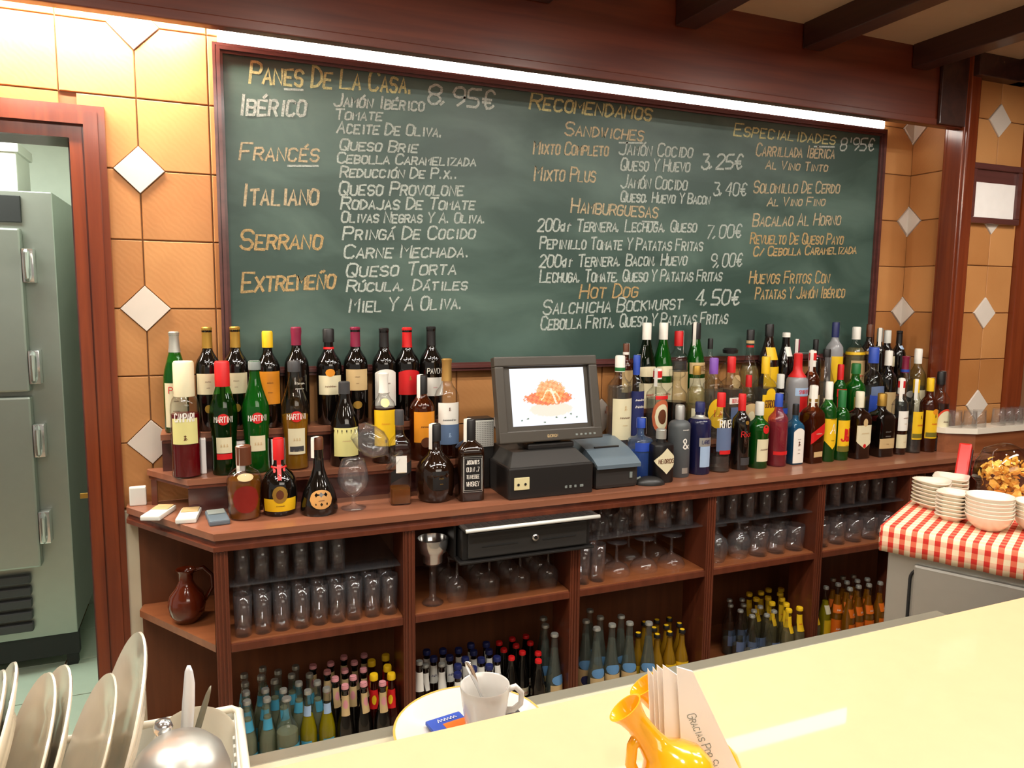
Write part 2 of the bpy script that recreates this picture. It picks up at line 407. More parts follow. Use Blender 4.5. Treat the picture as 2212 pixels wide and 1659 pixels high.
# fascia with the lamp cove, beams
mb = MB().box(-2.2, 2.96, -.245, -.215, 2.236, 2.515); mb.box(-2.2, 2.96, -.25, -.24, 2.236, 2.262, .003)
struct('trim_3', mb, 'fascia_wood', label='deep mahogany fascia hiding the lamps over the board')
mb = MB().box(2.95, 3.9, -.30, -.25, 2.43, 2.515, .004).box(2.80, 2.944, -.262, -.2505, 2.24, 2.515, .003); struct('trim_4', mb, 'beam_wood')
for k, x in enumerate((-1.6, -1.07, -.54, 0.0, .53, 1.06, 1.59, 2.118, 2.649, 3.18)):
    mb = MB().box(x, x + .082, -4.6, -.25, 2.43, 2.52, .004)
    o = mb.build('ceiling_beam', 'beam_wood'); o['kind'] = 'structure'
# door frame and jamb
df = bpy.data.objects.new('door_1', None); COL.objects.link(df); df['kind'] = 'structure'
def casing(mbx, off0, off1, y):      # mitred strip around the opening, offsets from the inner edge
    x0, x1, z0, z1 = -.165 + off0, -.165 + off1, 1.97 + off0, 1.97 + off1
    lx0, lx1 = -1.10 - off0, -1.10 - off1
    for quad in ([(x0, 0), (x1, 0), (x1, z1), (x0, z0)], [(x0, z0), (x1, z1), (lx1, z1), (lx0, z0)], [(lx0, z0), (lx1, z1), (lx1, 0), (lx0, 0)]):
        v = [(p[0], 0, p[1]) for p in quad] + [(p[0], y, p[1]) for p in quad]
        mbx.add(v, [(4, 5, 6, 7), (0, 1, 5, 4), (1, 2, 6, 5), (2, 3, 7, 6), (3, 0, 4, 7)])
mb = MB(); casing(mb, 0, .03, -.018); casing(mb, .03, .036, -.012); casing(mb, .036, .07, -.03); casing(mb, .07, .087, -.022)
mb.build('door_frame', 'door_wood', df)
mb = MB().box(-.165, -.148, 0, .135, 0, 1.985); mb.box(-1.12, -1.10, 0, .135, 0, 1.985); mb.box(-1.10, -.165, 0, .135, 1.97, 1.985); mb.box(-.178, -.165, .05, .09, 0, 1.97)
mb.build('door_jamb', 'frame_wood', df)
mb = MB().box(-.174, -.1655, .098, .102, .93, 1.0); mb.box(-.205, -.174, .098, .104, .95, .965); mb.build('strike_plate', 'c_gold', df)
# white strip beside the cabinet
struct('trim_5', MB().box(-.083, -.042, -.012, .0, 0, .93, .002), 'white_paint', label='white painted strip between door frame and cabinet')

# ------------------------------------------------------------------ kitchen beyond the door
struct('wall_kitchen', MB().box(-3.0, .2, 1.75, 1.8, 0, 2.5), 'kitchen_wall')
struct('wall_kitchen_side', MB().box(-.14, -.10, .14, 1.75, 0, 2.5), 'kitchen_wall')
WK = struct('trim_6', MB().box(-2.6, -.14, .14, 1.75, .0, .004), 'grout')
for a in range(-9, 0):
    for b in range(0, 5):
        x = -.14 + a * .3; y = .14 + b * .32
        MB().box(x + .003, min(x + .297, -.142), y + .003, y + .317, .003, .009, .0015).build('floor_tile', 'kitchen_tile', WK)
fr = empty('steel_fridge', (-.72, 1.0, 0), 'tall stainless steel fridge with two doors seen through the doorway', 'fridge')
def fb(name, x0, x1, y0, y1, z0, z1, mat, b=.004, par=None):
    return MB().box(x0, x1, y0, y1, z0, z1, b).build(name, mat, par or fr)
fb('cabinet_shell', -.42, .34, .03, .62, .16, 1.945, 'fridge_steel')
fb('top_grille', -.36, .235, .018, .035, 1.825, 1.925, 'rubber', .002)
d1 = fb('door', -.36, .235, -.02, .028, 1.175, 1.80, 'fridge_steel', .008)
d2 = fb('door', -.36, .235, -.02, .028, .47, 1.155, 'fridge_steel', .008)
for z in (1.66, 1.27, .98, .63):
    par = d1 if z > 1.17 else d2
    m_ = MB(); m_.tube([(.252, -.022, z - .055), (.256, -.05, z - .045), (.256, -.055, z), (.256, -.05, z + .045), (.252, -.022, z + .055)], .009, 8); m_.box(.236, .275, -.024, .03, z - .065, z + .065, .004)
    auto(m_.build('hinge_handle' if z in (1.27, .98) else 'handle', 'chrome', par))
for k in range(5): fb('louvre', -.34, .19, .0, .03, .20 + k * .05, .235 + k * .05, 'c_darkgrey', .006)
for x in (-.36, .29): fb('leg', x, x + .04, .06, .10, 0, .16, 'rubber', .002)
fb('plinth', -.42, .34, .05, .09, .06, .16, 'rubber', .002)
bx = empty('storage_box', (-.72, 1.2, 1.945), 'white box lying on top of the steel fridge', 'box')
MB().box(-.1, .22, -.12, .12, 0, .17, .008).build('box_body', 'white_plastic', bx); MB().box(-.11, .23, -.13, .13, .15, .19, .006).build('box_lid', 'white_plastic', bx)
bt = empty('glass_bottle', (-.86, 1.12, 1.945), 'glass bottle lying wrapped on the steel fridge beside the box', 'bottle')
m_ = MB().lathe([(0, 0), (.035, 0), (.035, .1), (.012, .15), (.012, .19), (0, .19)], 14); m_.build('bottle_body', 'g_clear', bt, True)

# ------------------------------------------------------------------ blackboard
bb = empty('chalkboard', (0, 0, 0), 'long dark green chalkboard menu with chalk lettering and mahogany frame', 'chalkboard')
def board_mat():
    m, t, b = nm('slate'); tc = t.nodes.new('ShaderNodeTexCoord')
    n = t.nodes.new('ShaderNodeTexNoise'); n.inputs['Scale'].default_value = 2.2; n.inputs['Detail'].default_value = 5; n.inputs['Distortion'].default_value = .5
    mp = t.nodes.new('ShaderNodeMapping'); mp.inputs['Scale'].default_value = (1, 1, 2.2); mp.inputs['Rotation'].default_value = (0, .5, 0)
    t.links.new(tc.outputs['Object'], mp.inputs[0]); t.links.new(mp.outputs[0], n.inputs['Vector'])
    r = t.nodes.new('ShaderNodeValToRGB'); e = r.color_ramp.elements; e[0].position = .42; e[0].color = lin('30473f'); e[1].position = .85; e[1].color = lin('5e766c')
    t.links.new(n.outputs[0], r.inputs[0]); t.links.new(r.outputs[0], b.inputs['Base Color']); b.inputs['Roughness'].default_value = .42
    b.inputs['Specular IOR Level'].default_value = .45
board_mat()
BX0, BX1, BZ0, BZ1 = .200, 2.790, 1.312, 2.262; FWD = .027
MB().box(BX0 + .02, BX1 - .02, -.02, .0, BZ0 + .02, BZ1 - .02).build('slate', 'slate', bb)
def mitre(name, pts, y0, mat='frame_wood'):
    """frame rail with stepped profile"""
    m_ = MB()
    (a, b, c, d) = pts
    def lerp(p, q, t): return (p[0] + (q[0] - p[0]) * t, p[1] + (q[1] - p[1]) * t)
    for t0, t1, y in ((0, .28, -.034), (.28, .36, -.026), (.36, .72, -.04), (.72, 1, -.03)):
        q = [lerp(a, d, t0), lerp(b, c, t0), lerp(b, c, t1), lerp(a, d, t1)]
        v = [(p[0], .0, p[1]) for p in q] + [(p[0], y, p[1]) for p in q]
        m_.add(v, [(4, 5, 6, 7), (0, 1, 5, 4), (1, 2, 6, 5), (2, 3, 7, 6), (3, 0, 4, 7)])
    o = m_.build(name, mat, bb); return o
O = [(BX0, BZ0), (BX1, BZ0), (BX1, BZ1), (BX0, BZ1)]; I = [(BX0 + FWD, BZ0 + FWD), (BX1 - FWD, BZ0 + FWD), (BX1 - FWD, BZ1 - FWD), (BX0 + FWD, BZ1 - FWD)]
for a, b in ((0, 1), (1, 2), (2, 3), (3, 0)): mitre('frame_rail', (O[a], O[b], I[b], I[a]), 0)
def chalk_mat(name, c):
    m, t, b = nm(name); tc = t.nodes.new('ShaderNodeTexCoord')
    n = t.nodes.new('ShaderNodeTexNoise'); n.inputs['Scale'].default_value = 220; n.inputs['Detail'].default_value = 2
    t.links.new(tc.outputs['Object'], n.inputs['Vector'])
    r = t.nodes.new('ShaderNodeValToRGB'); e = r.color_ramp.elements; e[0].position = .38; e[0].color = tuple(q * .62 for q in lin(c)[:3]) + (1,); e[1].position = .60; e[1].color = lin(c)
    t.links.new(n.outputs[0], r.inputs[0]); t.links.new(r.outputs[0], b.inputs['Base Color']); b.inputs['Roughness'].default_value = .95
for k, c in (('w', 'b4beb6'), ('y', 'bcb884'), ('p', 'bcac8c'), ('o', 'b89c6c')): chalk_mat('chalk_' + k, c)
BTEXT = [('PANES DE LA CASA.', 0.2988, 2.1646, 0.7769, 2.1875, 0.0587, 'y'), ('8,95€', 0.8291, 2.1628, 1.0491, 2.1682, 0.0571, 'w'), ('IBÉRICO', 0.2647, 2.0706, 0.451, 2.0869, 0.0575, 'w'), ('JAMÓN IBÉRICO', 0.5369, 2.1249, 0.8154, 2.138, 0.0357, 'w'), ('TOMATE', 0.539, 2.0855, 0.6813, 2.0965, 0.03, 'w'), ('ACEITE DE OLIVA.', 0.5452, 2.0474, 0.8761, 2.0642, 0.0334, 'w'), ('FRANCÉS', 0.2634, 1.9454, 0.4874, 1.9575, 0.0478, 'p'), ('QUESO BRIE', 0.5527, 1.9972, 0.7938, 2.0087, 0.032, 'w'), ('CEBOLLA CARAMELIZADA', 0.5437, 1.9579, 0.9891, 1.9821, 0.0311, 'w'), ('REDUCCIÓN DE P.X..', 0.5514, 1.9165, 0.9274, 1.9376, 0.0312, 'w'), ('ITALIANO', 0.2658, 1.816, 0.4822, 1.8301, 0.0592, 'p'), ('QUESO PROVOLONE', 0.5477, 1.8623, 0.9464, 1.8855, 0.0399, 'w'), ('RODAJAS DE TOMATE', 0.554, 1.8204, 0.9865, 1.8426, 0.0359, 'w'), ('OLIVAS NEGRAS Y A. OLIVA.', 0.5534, 1.7808, 1.024, 1.8005, 0.0318, 'w'), ('SERRANO', 0.2582, 1.6886, 0.4907, 1.6974, 0.0545, 'o'), ('PRINGÁ DE COCIDO', 0.5581, 1.7274, 0.9869, 1.7488, 0.0391, 'w'), ('CARNE MECHADA.', 0.5601, 1.6723, 0.9678, 1.6877, 0.0393, 'w'), ('EXTREMEÑO', 0.2583, 1.5638, 0.5289, 1.5792, 0.0553, 'o'), ('QUESO TORTA', 0.5649, 1.614, 0.9215, 1.6308, 0.0408, 'w'), ('RÚCULA, DÁTILES', 0.567, 1.5694, 0.9601, 1.5809, 0.0338, 'w'), ('MIEL Y A OLIVA.', 0.5746, 1.5047, 0.9441, 1.5182, 0.0428, 'w'), ('RECOMENDAMOS', 1.1809, 2.1836, 1.6536, 2.1906, 0.0521, 'y'), ('SANDWICHES', 1.3128, 2.1101, 1.6233, 2.1183, 0.0436, 'p'), ('MIXTO COMPLETO', 1.1965, 2.0382, 1.4819, 2.0541, 0.0415, 'p'), ('JAMÓN COCIDO', 1.5264, 2.0626, 1.8354, 2.0761, 0.0451, 'w'), ('QUESO Y HUEVO', 1.5355, 2.0086, 1.8254, 2.0245, 0.0421, 'w'), ('3,25€', 1.8783, 2.0385, 2.0624, 2.0535, 0.0521, 'w'), ('MIXTO PLUS', 1.2012, 1.9508, 1.4328, 1.9619, 0.0463, 'p'), ('JAMÓN COCIDO', 1.5374, 1.949, 1.8161, 1.958, 0.044, 'w'), ('QUESO, HUEVO Y BACON', 1.5389, 1.9001, 1.9219, 1.9133, 0.0362, 'w'), ('3,40€', 1.9372, 1.9462, 2.0877, 1.9545, 0.0461, 'w'), ('HAMBURGUESAS', 1.3412, 1.8523, 1.6936, 1.8508, 0.0482, 'p'), ('200gr TERNERA, LECHUGA, QUESO', 1.2157, 1.7828, 1.8661, 1.8077, 0.0404, 'w'), ('7,00€', 1.9134, 1.7844, 2.0724, 1.7965, 0.0483, 'w'), ('PEPINILLO TOMATE Y PATATAS FRITAS', 1.2253, 1.7237, 1.8965, 1.7397, 0.0408, 'w'), ('200gr TERNERA, BACON, HUEVO', 1.2245, 1.6607, 1.828, 1.6851, 0.0408, 'w'), ('9,00€', 1.9377, 1.6778, 2.0829, 1.6869, 0.0489, 'w'), ('LECHUGA, TOMATE, QUESO Y PATATAS FRITAS', 1.227, 1.6099, 1.9917, 1.6289, 0.0414, 'w'), ('HOT DOG', 1.3821, 1.5561, 1.6171, 1.5633, 0.0477, 'o'), ('SALCHICHA BOCKWURST', 1.2393, 1.4995, 1.8124, 1.5203, 0.048, 'w'), ('4,50€', 1.8744, 1.5358, 2.0778, 1.5387, 0.0563, 'w'), ('CEBOLLA FRITA, QUESO Y PATATAS FRITAS', 1.2331, 1.4462, 2.0264, 1.4661, 0.0455, 'w'), ('ESPECIALIDADES', 2.0191, 2.1726, 2.5203, 2.1813, 0.045, 'y'), ("8'95€", 2.5489, 2.1605, 2.7293, 2.1753, 0.049, 'w'), ('CARRILLADA IBÉRICA', 2.1296, 2.1069, 2.5196, 2.1271, 0.0455, 'p'), ('AL VINO TINTO', 2.177, 2.0611, 2.4871, 2.0738, 0.0317, 'p'), ('SOLOMILLO DE CERDO', 2.1246, 1.9673, 2.5573, 1.9934, 0.0444, 'p'), ('AL VINO FINO', 2.1946, 1.9214, 2.4851, 1.9392, 0.0321, 'p'), ('BACALAO AL HORNO', 2.1275, 1.8408, 2.5723, 1.8668, 0.0467, 'p'), ('REVUELTO DE QUESO PAYO', 2.1202, 1.774, 2.5936, 1.7894, 0.0416, 'o'), ('C/ CEBOLLA CARAMELIZADA', 2.1386, 1.7273, 2.6702, 1.7546, 0.0347, 'o'), ('HUEVOS FRITOS CON', 2.1246, 1.6208, 2.5309, 1.63, 0.0475, 'o'), ('PATATAS Y JAMÓN IBÉRICO', 2.1574, 1.5607, 2.6186, 1.5725, 0.0444, 'o')]
BY = -.0206
for (s, x0, z0, x1, z1, h, col) in BTEXT:
    Ls, wd = text_lines(s, .74 if h > .02 else .85, .025, .14)
    sx = (x1 - x0) / wd
    m_ = MB()
    for q_, p in enumerate(Ls): ribbon(m_, [(a * sx, b * h) for a, b in p], min(.0062, h * .18) if h < .05 else .0078, lambda u, v: (x0 + u, BY - .00035 * (q_ % 5), z0 + (z1 - z0) * u / (x1 - x0) + v))
    m_.build('chalk_lettering', 'chalk_' + col, bb)
m_ = MB()
for (x0, z0, x1, z1) in [(0.395, 2.157, 0.447, 2.161), (0.399, 1.938, 0.487, 1.944), (1.527, 2.103, 1.624, 2.11), (1.631, 1.835, 1.698, 1.836), (2.415, 2.165, 2.521, 2.172)]: ribbon(m_, [(x0, z0), (x1, z1)], .006, lambda u, v: (u, BY, v))
m_.build('chalk_underlines', 'chalk_w', bb)

# ------------------------------------------------------------------ hidden cove lamps
for x0_, x1_ in ((.215, 1.07), (1.075, 1.93), (1.935, 2.77)):
    t_ = empty('light_strip', (x0_, 0, 0), 'bright white diffuser strip on top of the chalkboard, ' + ('left length' if x0_ < 1 else 'middle length' if x0_ < 1.5 else 'right length'), 'lamp', 'light strip above the chalkboard')
    MB().box(0, x1_ - x0_, -.037, -.008, 2.2625, 2.336, .006).build('diffuser', 'diffuser_glow', t_)
    MB().box(0, x1_ - x0_, -.037, -.001, 2.337, 2.345, .002).build('bracket', 'white_plastic', t_)
for x in (-1.70, -.75):
    t_ = empty('fluorescent_lamp', (x, -.12, 2.36), 'fluorescent tube hidden behind the fascia ' + ('far left of the doorway' if x < -1 else 'over the doorway tiles'), 'lamp', 'fluorescent tubes in the cove')
    MB().box(0, .93, -.03, .03, .05, .095, .004).build('housing', 'white_plastic', t_)
    MB().tube([(.02, 0, .022), (.91, 0, .022)], .013, 12).build('lamp_tube', 'tube_glow', t_, True)
    for e_ in (.006, .91): MB().box(e_, e_ + .014, -.016, .016, 0, .06, .002).build('end_cap', 'white_plastic', t_)

# ------------------------------------------------------------------ back bar cabinet
CT = [(-.070, -.006), (-.070, -.048), (.158, -.398), (3.06, -.398), (3.06, -.006)]
cw = empty('bar_worktop', (0, 0, 0), 'long mahogany back bar worktop with moulded edge and cut corner', 'worktop')
MB().prism(CT, .932, .95).build('board', 'counter_wood', cw)
CT2 = [(-.066, -.006), (-.066, -.044), (.162, -.390), (3.06, -.390), (3.06, -.006)]
CT3 = [(-.070, -.006), (-.071, -.050), (.156, -.402), (3.06, -.402), (3.06, -.006)]
m_ = MB().prism(CT2, .915, .932); m_.prism(CT3, .904, .916); m_.build('edge_moulding', 'post_wood', cw)
cab = empty('bar_cabinet', (0, 0, 0), 'mahogany back bar cabinet with open shelves and fluted posts under the worktop', 'cabinet')
MB().box(-.045, 3.0, -.018, -.004, .02, .904).build('back_panel', 'back_wood', cab)
for x in (.155, .648, 1.176, 1.685, 2.165, 2.62):
    p_ = MB().box(x, x + .035, -.392, -.27, .02, .904, .002).build('post', 'post_wood', cab)
    m_ = MB()
    for q in (.008, .0175, .027): m_.box(x + q - .0025, x + q + .0025, -.395, -.39, .04, .90, .001)
    m_.build('fluting', 'post_wood', p_)
for z, nm_, d in ((.652, 'shelf', .385), (.24, 'shelf', .39)):
    xs = (.19, .648, 1.176, 1.685, 2.165, 2.62, 3.0)
    for a, b in zip(xs[:-1], xs[1:]):
        a2 = a if a == .19 else a + .0352
        s_ = MB().box(a2, b - .0002, -d, -.018, z - .022, z, .002).build(nm_, 'shelf_wood', cab)
        MB().box(a2, b - .0002, -d - .006, -d + .001, z - .026, z - .004, .002).build('lip', 'post_wood', s_)
for z in (.645, .24):
    MB().prism([(-.040, -.018), (-.048, -.060), (.153, -.372), (.153, -.018)], z - .02, z).build('corner_shelf', 'shelf_wood', cab)
MB().box(.12, 3.0, -.37, -.018, .0, .1).build('plinth', 'post_wood', cab)
for a, b in ((.192, .646), (1.213, 1.683), (1.722, 2.163), (2.202, 2.618), (2.657, 2.98)):
    MB().box(a, b, -.372, -.03, .795, .800, .001).build('glass_shelf', 'g_tumbler', cab)
# step shelves behind
def step(name, pts, z, zb, label):
    t_ = empty(name, (0, 0, 0), label, 'shelf')
    MB().prism(pts, z - .016, z).build('board', 'counter_wood', t_)
    m_ = MB(); cx = pts[0][0]
    ins = [(p[0] + (.004 if p[0] < .5 else -.004), p[1] + (.003 if p[1] < -.03 else 0)) for p in pts]
    m_.prism(ins, z - .026, z - .016); m_.build('edge_moulding', 'post_wood', t_)
    fy = min(p[1] for p in pts) + .02
    x0 = min(p[0] for p in pts); x1 = max(p[0] for p in pts)
    xa = [p[0] for p in pts if p[1] == min(q[1] for q in pts)][0]
    m_ = MB().box(xa + .0, x1 - .01, fy + .025, fy + .035, zb, z - .026); m_.build('riser', 'frame_wood', t_)
    m_ = MB().box(x0 + .01, x0 + .025, -.05, -.02, zb, z - .026); m_.box(x1 - .03, x1 - .012, fy, -.02, zb, z - .026); m_.build('support', 'post_wood', t_)
    return t_
step('step_shelf', [(-.012, -.020), (-.014, -.035), (.096, -.205), (.955, -.205), (.955, -.020)], 1.0515, .9502, 'lower wooden bottle step left of the till')
step('step_shelf', [(.030, -.020), (.030, -.118), (.900, -.118), (.900, -.020)], 1.165, 1.0517, 'upper wooden bottle step left of the till')
step('step_shelf', [(1.455, -.020), (1.455, -.205), (2.975, -.205), (2.975, -.020)], 1.0515, .9502, 'lower wooden bottle step right of the till')
step('step_shelf', [(1.50, -.020), (1.50, -.118), (2.975, -.118), (2.975, -.020)], 1.165, 1.0517, 'upper wooden bottle step right of the till')
# raised shelf at the right with marble top
rs = empty('raised_counter', (0, 0, 0), 'raised marble-topped wooden counter end beside the corner post', 'counter')
MB().prism([(2.885, -.282), (2.90, -.310), (3.005, -.37), (3.88, -.37), (3.88, -.282)], 1.03, 1.052).build('marble_top', 'marble', rs)
MB().prism([(2.895, -.282), (2.91, -.305), (3.01, -.36), (3.88, -.36), (3.88, -.282)], .95, 1.03).build('apron', 'shelf_wood', rs)
MB().box(3.07, 3.88, -.355, -.282, .0, .95).build('base', 'post_wood', rs)

# ------------------------------------------------------------------ bottles
PROF = {
 'wine': ([(0, 0), (.9, 0), (1, .012), (1, .60), (.95, .65), (.82, .69), (.58, .735), (.42, .775), (.37, .82), (.36, .95), (.41, .955), (.41, .985), (.38, 1), (0, 1)], 0),
 'verm': ([(0, 0), (.9, 0), (1, .012), (1, .48), (.97, .55), (.86, .63), (.66, .71), (.48, .79), (.40, .86), (.36, .96), (.42, .965), (.42, 1), (0, 1)], 0),
 'round': ([(0, 0), (.92, 0), (1, .015), (1, .58), (.97, .63), (.84, .68), (.58, .72), (.42, .76), (.36, .82), (.34, .97), (.40, .975), (.40, 1), (0, 1)], 0),
 'spirit': ([(0, 0), (.94, 0), (1, .012), (1, .62), (.95, .67), (.74, .71), (.50, .745), (.40, .78), (.36, .84), (.36, 1), (0, 1)], 0),
 'martini': ([(0, 0), (.84, 0), (.9, .012), (.86, .18), (.88, .32), (.97, .45), (1, .53), (.93, .61), (.72, .69), (.52, .77), (.38, .85), (.33, .93), (.40, .935), (.40, 1), (0, 1)], 0),
 'burg': ([(0, 0), (.93, 0), (1, .015), (1, .44), (.94, .52), (.78, .61), (.58, .70), (.43, .78), (.37, .86), (.36, 1), (0, 1)], 0),
 'dome': ([(0, 0), (.82, 0), (.88, .02), (.9, .1), (.96, .3), (1, .46), (.96, .56), (.80, .64), (.52, .685), (.34, .71), (.32, .80), (.4, .82), (.4, 1), (0, 1)], 0),
 'onion': ([(0, 0), (.78, 0), (.9, .04), (1, .18), (1, .36), (.92, .46), (.72, .54), (.46, .60), (.30, .66), (.26, .76), (.28, 1), (0, 1)], 0),
 'pear': ([(0, 0), (.93, 0), (1, .04), (.96, .16), (.84, .28), (.62, .40), (.42, .50), (.30, .60), (.25, .75), (.24, 1), (0, 1)], 0),
 'lowround': ([(0, 0), (.94, 0), (1, .02), (1, .60), (.96, .655), (.80, .68), (.42, .70), (.30, .73), (.28, .84), (.34, .85), (.34, 1), (0, 1)], 0),
 'cyl': ([(0, 0), (.95, 0), (1, .015), (1, .70), (.95, .745), (.75, .775), (.44, .79), (.38, .81), (.38, 1), (0, 1)], 0),
 'tanq': ([(0, 0), (.86, 0), (.92, .012), (.90, .3), (.93, .48), (1, .56), (.98, .64), (.82, .69), (.52, .73), (.38, .77), (.35, 1), (0, 1)], 0),
 'flask': ([(0, 0), (.5, 0), (.62, .03), (.88, .16), (1, .34), (.96, .5), (.76, .64), (.44, .74), (.30, .78), (.28, .88), (.3, 1), (0, 1)], 0),
 'pearneck': ([(0, 0), (.94, 0), (1, .015), (1, .34), (.92, .44), (.70, .52), (.46, .60), (.36, .70), (.34, .8), (.36, 1), (0, 1)], 0),
 'square': ([(0, 0), (.84, 0, .7), (.9, .012, .8), (.9, .60, .8), (.88, .64, .8), (.72, .685, .6), (.48, .72, .2), (.38, .75), (.36, .80), (.36, 1), (0, 1)], 1),
 'lowsquare': ([(0, 0), (.94, 0, .3), (1, .02, .3), (1, .68, .3), (.96, .72, .2), (.46, .75), (.42, .79), (.42, 1), (0, 1)], 0),
 'soda': ([(0, 0), (.93, 0), (1, .02), (1, .46), (.95, .53), (.72, .63), (.50, .72), (.42, .80), (.38, .92), (.46, .93), (.46, .95), (.40, .96), (.40, 1), (0, 1)], 0),
 'cola': ([(0, 0), (.90, 0), (1, .03), (.98, .2), (.86, .30), (.96, .44), (.94, .54), (.70, .68), (.50, .80), (.42, .92), (.46, .94), (.40, .96), (.40, 1), (0, 1)], 0),
 'water': ([(0, 0), (.95, 0), (1, .02), (1, .34), (.93, .44), (.74, .56), (.54, .70), (.40, .84), (.36, .96), (.42, .965), (.42, 1), (0, 1)], 0),
}
def pr_at(prof, z):
    P = PROF[prof][0]
    for a, b in zip(P[1:-2], P[2:-1]):
        if a[1] <= z <= b[1] and b[1] > a[1]:
            t = (z - a[1]) / (b[1] - a[1]); qa = a[2] if len(a) > 2 else 0; qb = b[2] if len(b) > 2 else 0
            return a[0] + (b[0] - a[0]) * t, qa + (qb - qa) * t
    return (P[-2][0], 0) if z > .9 else (P[1][0], 0)
def surf(prof, R, H, eps):
    def fn(u, v):                    # u along the girth in metres, v height in metres
        r, q = pr_at(prof, min(max(v / H, .02), .985)); rr = r * R
        a = math.atan2(u, rr) if q > .4 else max(-PI, min(PI, u / max(rr, .004)))
        k = se(a, q) * rr + eps
        return (k * math.sin(a), -k * math.cos(a), v)
    return fn
def shape_tb(shape, t):
    """top and bottom of a label at t in [-1,1], in half heights"""
    if shape == 'oval': s_ = math.sqrt(max(0, 1 - t * t)); return s_, -s_
    if shape == 'diamond': s_ = 1 - abs(t); return s_, -s_
    if shape == 'arch': return 1 - .22 * t * t, -1
    if shape == 'shield': return .75 - (.25 * (1 - abs(t)) if False else 0), -.45 - .55 * (1 - abs(t))
    if shape == 'slant': return 1 + t * 1.1, -1 + t * 1.1
    return 1, -1
def add_label(body, prof, R, H, lab, n=0):
    shape, zc, hh, wf, col, texts = lab
    fn = surf(prof, R, H, .0006 + .0003 * n)
    r0 = pr_at(prof, zc)[0] * R
    o = body
    if shape == 'band':
        m_ = MB(); k = 20; v = []
        for j, vz in enumerate((zc - hh / 2, zc, zc + hh / 2)):
            rr, _ = pr_at(prof, vz)
            v += [((rr * R + .001) * math.sin(2 * PI * i / k), -(rr * R + .001) * math.cos(2 * PI * i / k), vz * H) for i in range(k)]
        f = [(j * k + i, j * k + (i + 1) % k, (j + 1) * k + (i + 1) % k, (j + 1) * k + i) for j in (0, 1) for i in range(k)]
        obj('band', v, f, 'c_' + col, body, True); return
    if shape == 'frame':
        m_ = MB(); W_ = wf * r0 * 1.25; h_ = hh * H / 2; c = zc * H
        f2 = surf(prof, R, H, .0016)
        for s_ in (.95, .86):
            pts = [(-W_ * s_, c - h_ * s_), (W_ * s_, c - h_ * s_), (W_ * s_, c + h_ * s_), (-W_ * s_, c + h_ * s_), (-W_ * s_, c - h_ * s_)]
            ribbon(m_, pts, .0008, f2)
        m_.build('border', 'c_' + col, body); return
    if wf > .05:
        W_ = wf * r0 * 1.25; N = 14; v = []; f = []
        for i in range(N + 1):
            t = -1 + 2 * i / N; a, b = shape_tb(shape, t)
            for j in range(3): v.append(fn(t * W_, zc * H + (b + (a - b) * j / 2) * hh * H / 2))
        for i in range(N):
            for j in range(2): f.append((i * 3 + j, (i + 1) * 3 + j, (i + 1) * 3 + j + 1, i * 3 + j + 1))
        o = obj('bottle_label', v, f, 'c_' + col, body, True)
    if texts:
        bycol = {}
        for (s, size, dz, tc) in texts: bycol.setdefault(tc, []).append((s, size, dz))
        f2 = surf(prof, R, H, .0012 + .0003 * n)
        for tc, its in bycol.items():
            m_ = MB()
            for s, size, dz in its:
                Ls, wd = text_lines(s, 1.0, 0, .05); h = size * H
                maxw = 1.55 * max(wf if wf > .05 else .85, .3) * r0
                k = min(h, maxw / wd) if len(s) > 2 else h
                for p in Ls: ribbon(m_, [((a - wd / 2) * k, (zc + dz) * H - h / 2 + b * h) for a, b in p], h * .13, f2)
            m_.build('lettering', 'c_' + tc, o)
CAPC = {'redwhite': 'white', 'whitegreen': 'white', 'goldstripe': 'white', 'brownwhite': 'brown', 'maroonblue': 'maroon', 'goldblack': 'black'}
BAND = {'redwhite': 'red', 'whitegreen': 'green', 'goldstripe': 'gold', 'brownwhite': 'white', 'maroonblue': 'blue', 'goldblack': 'tan'}
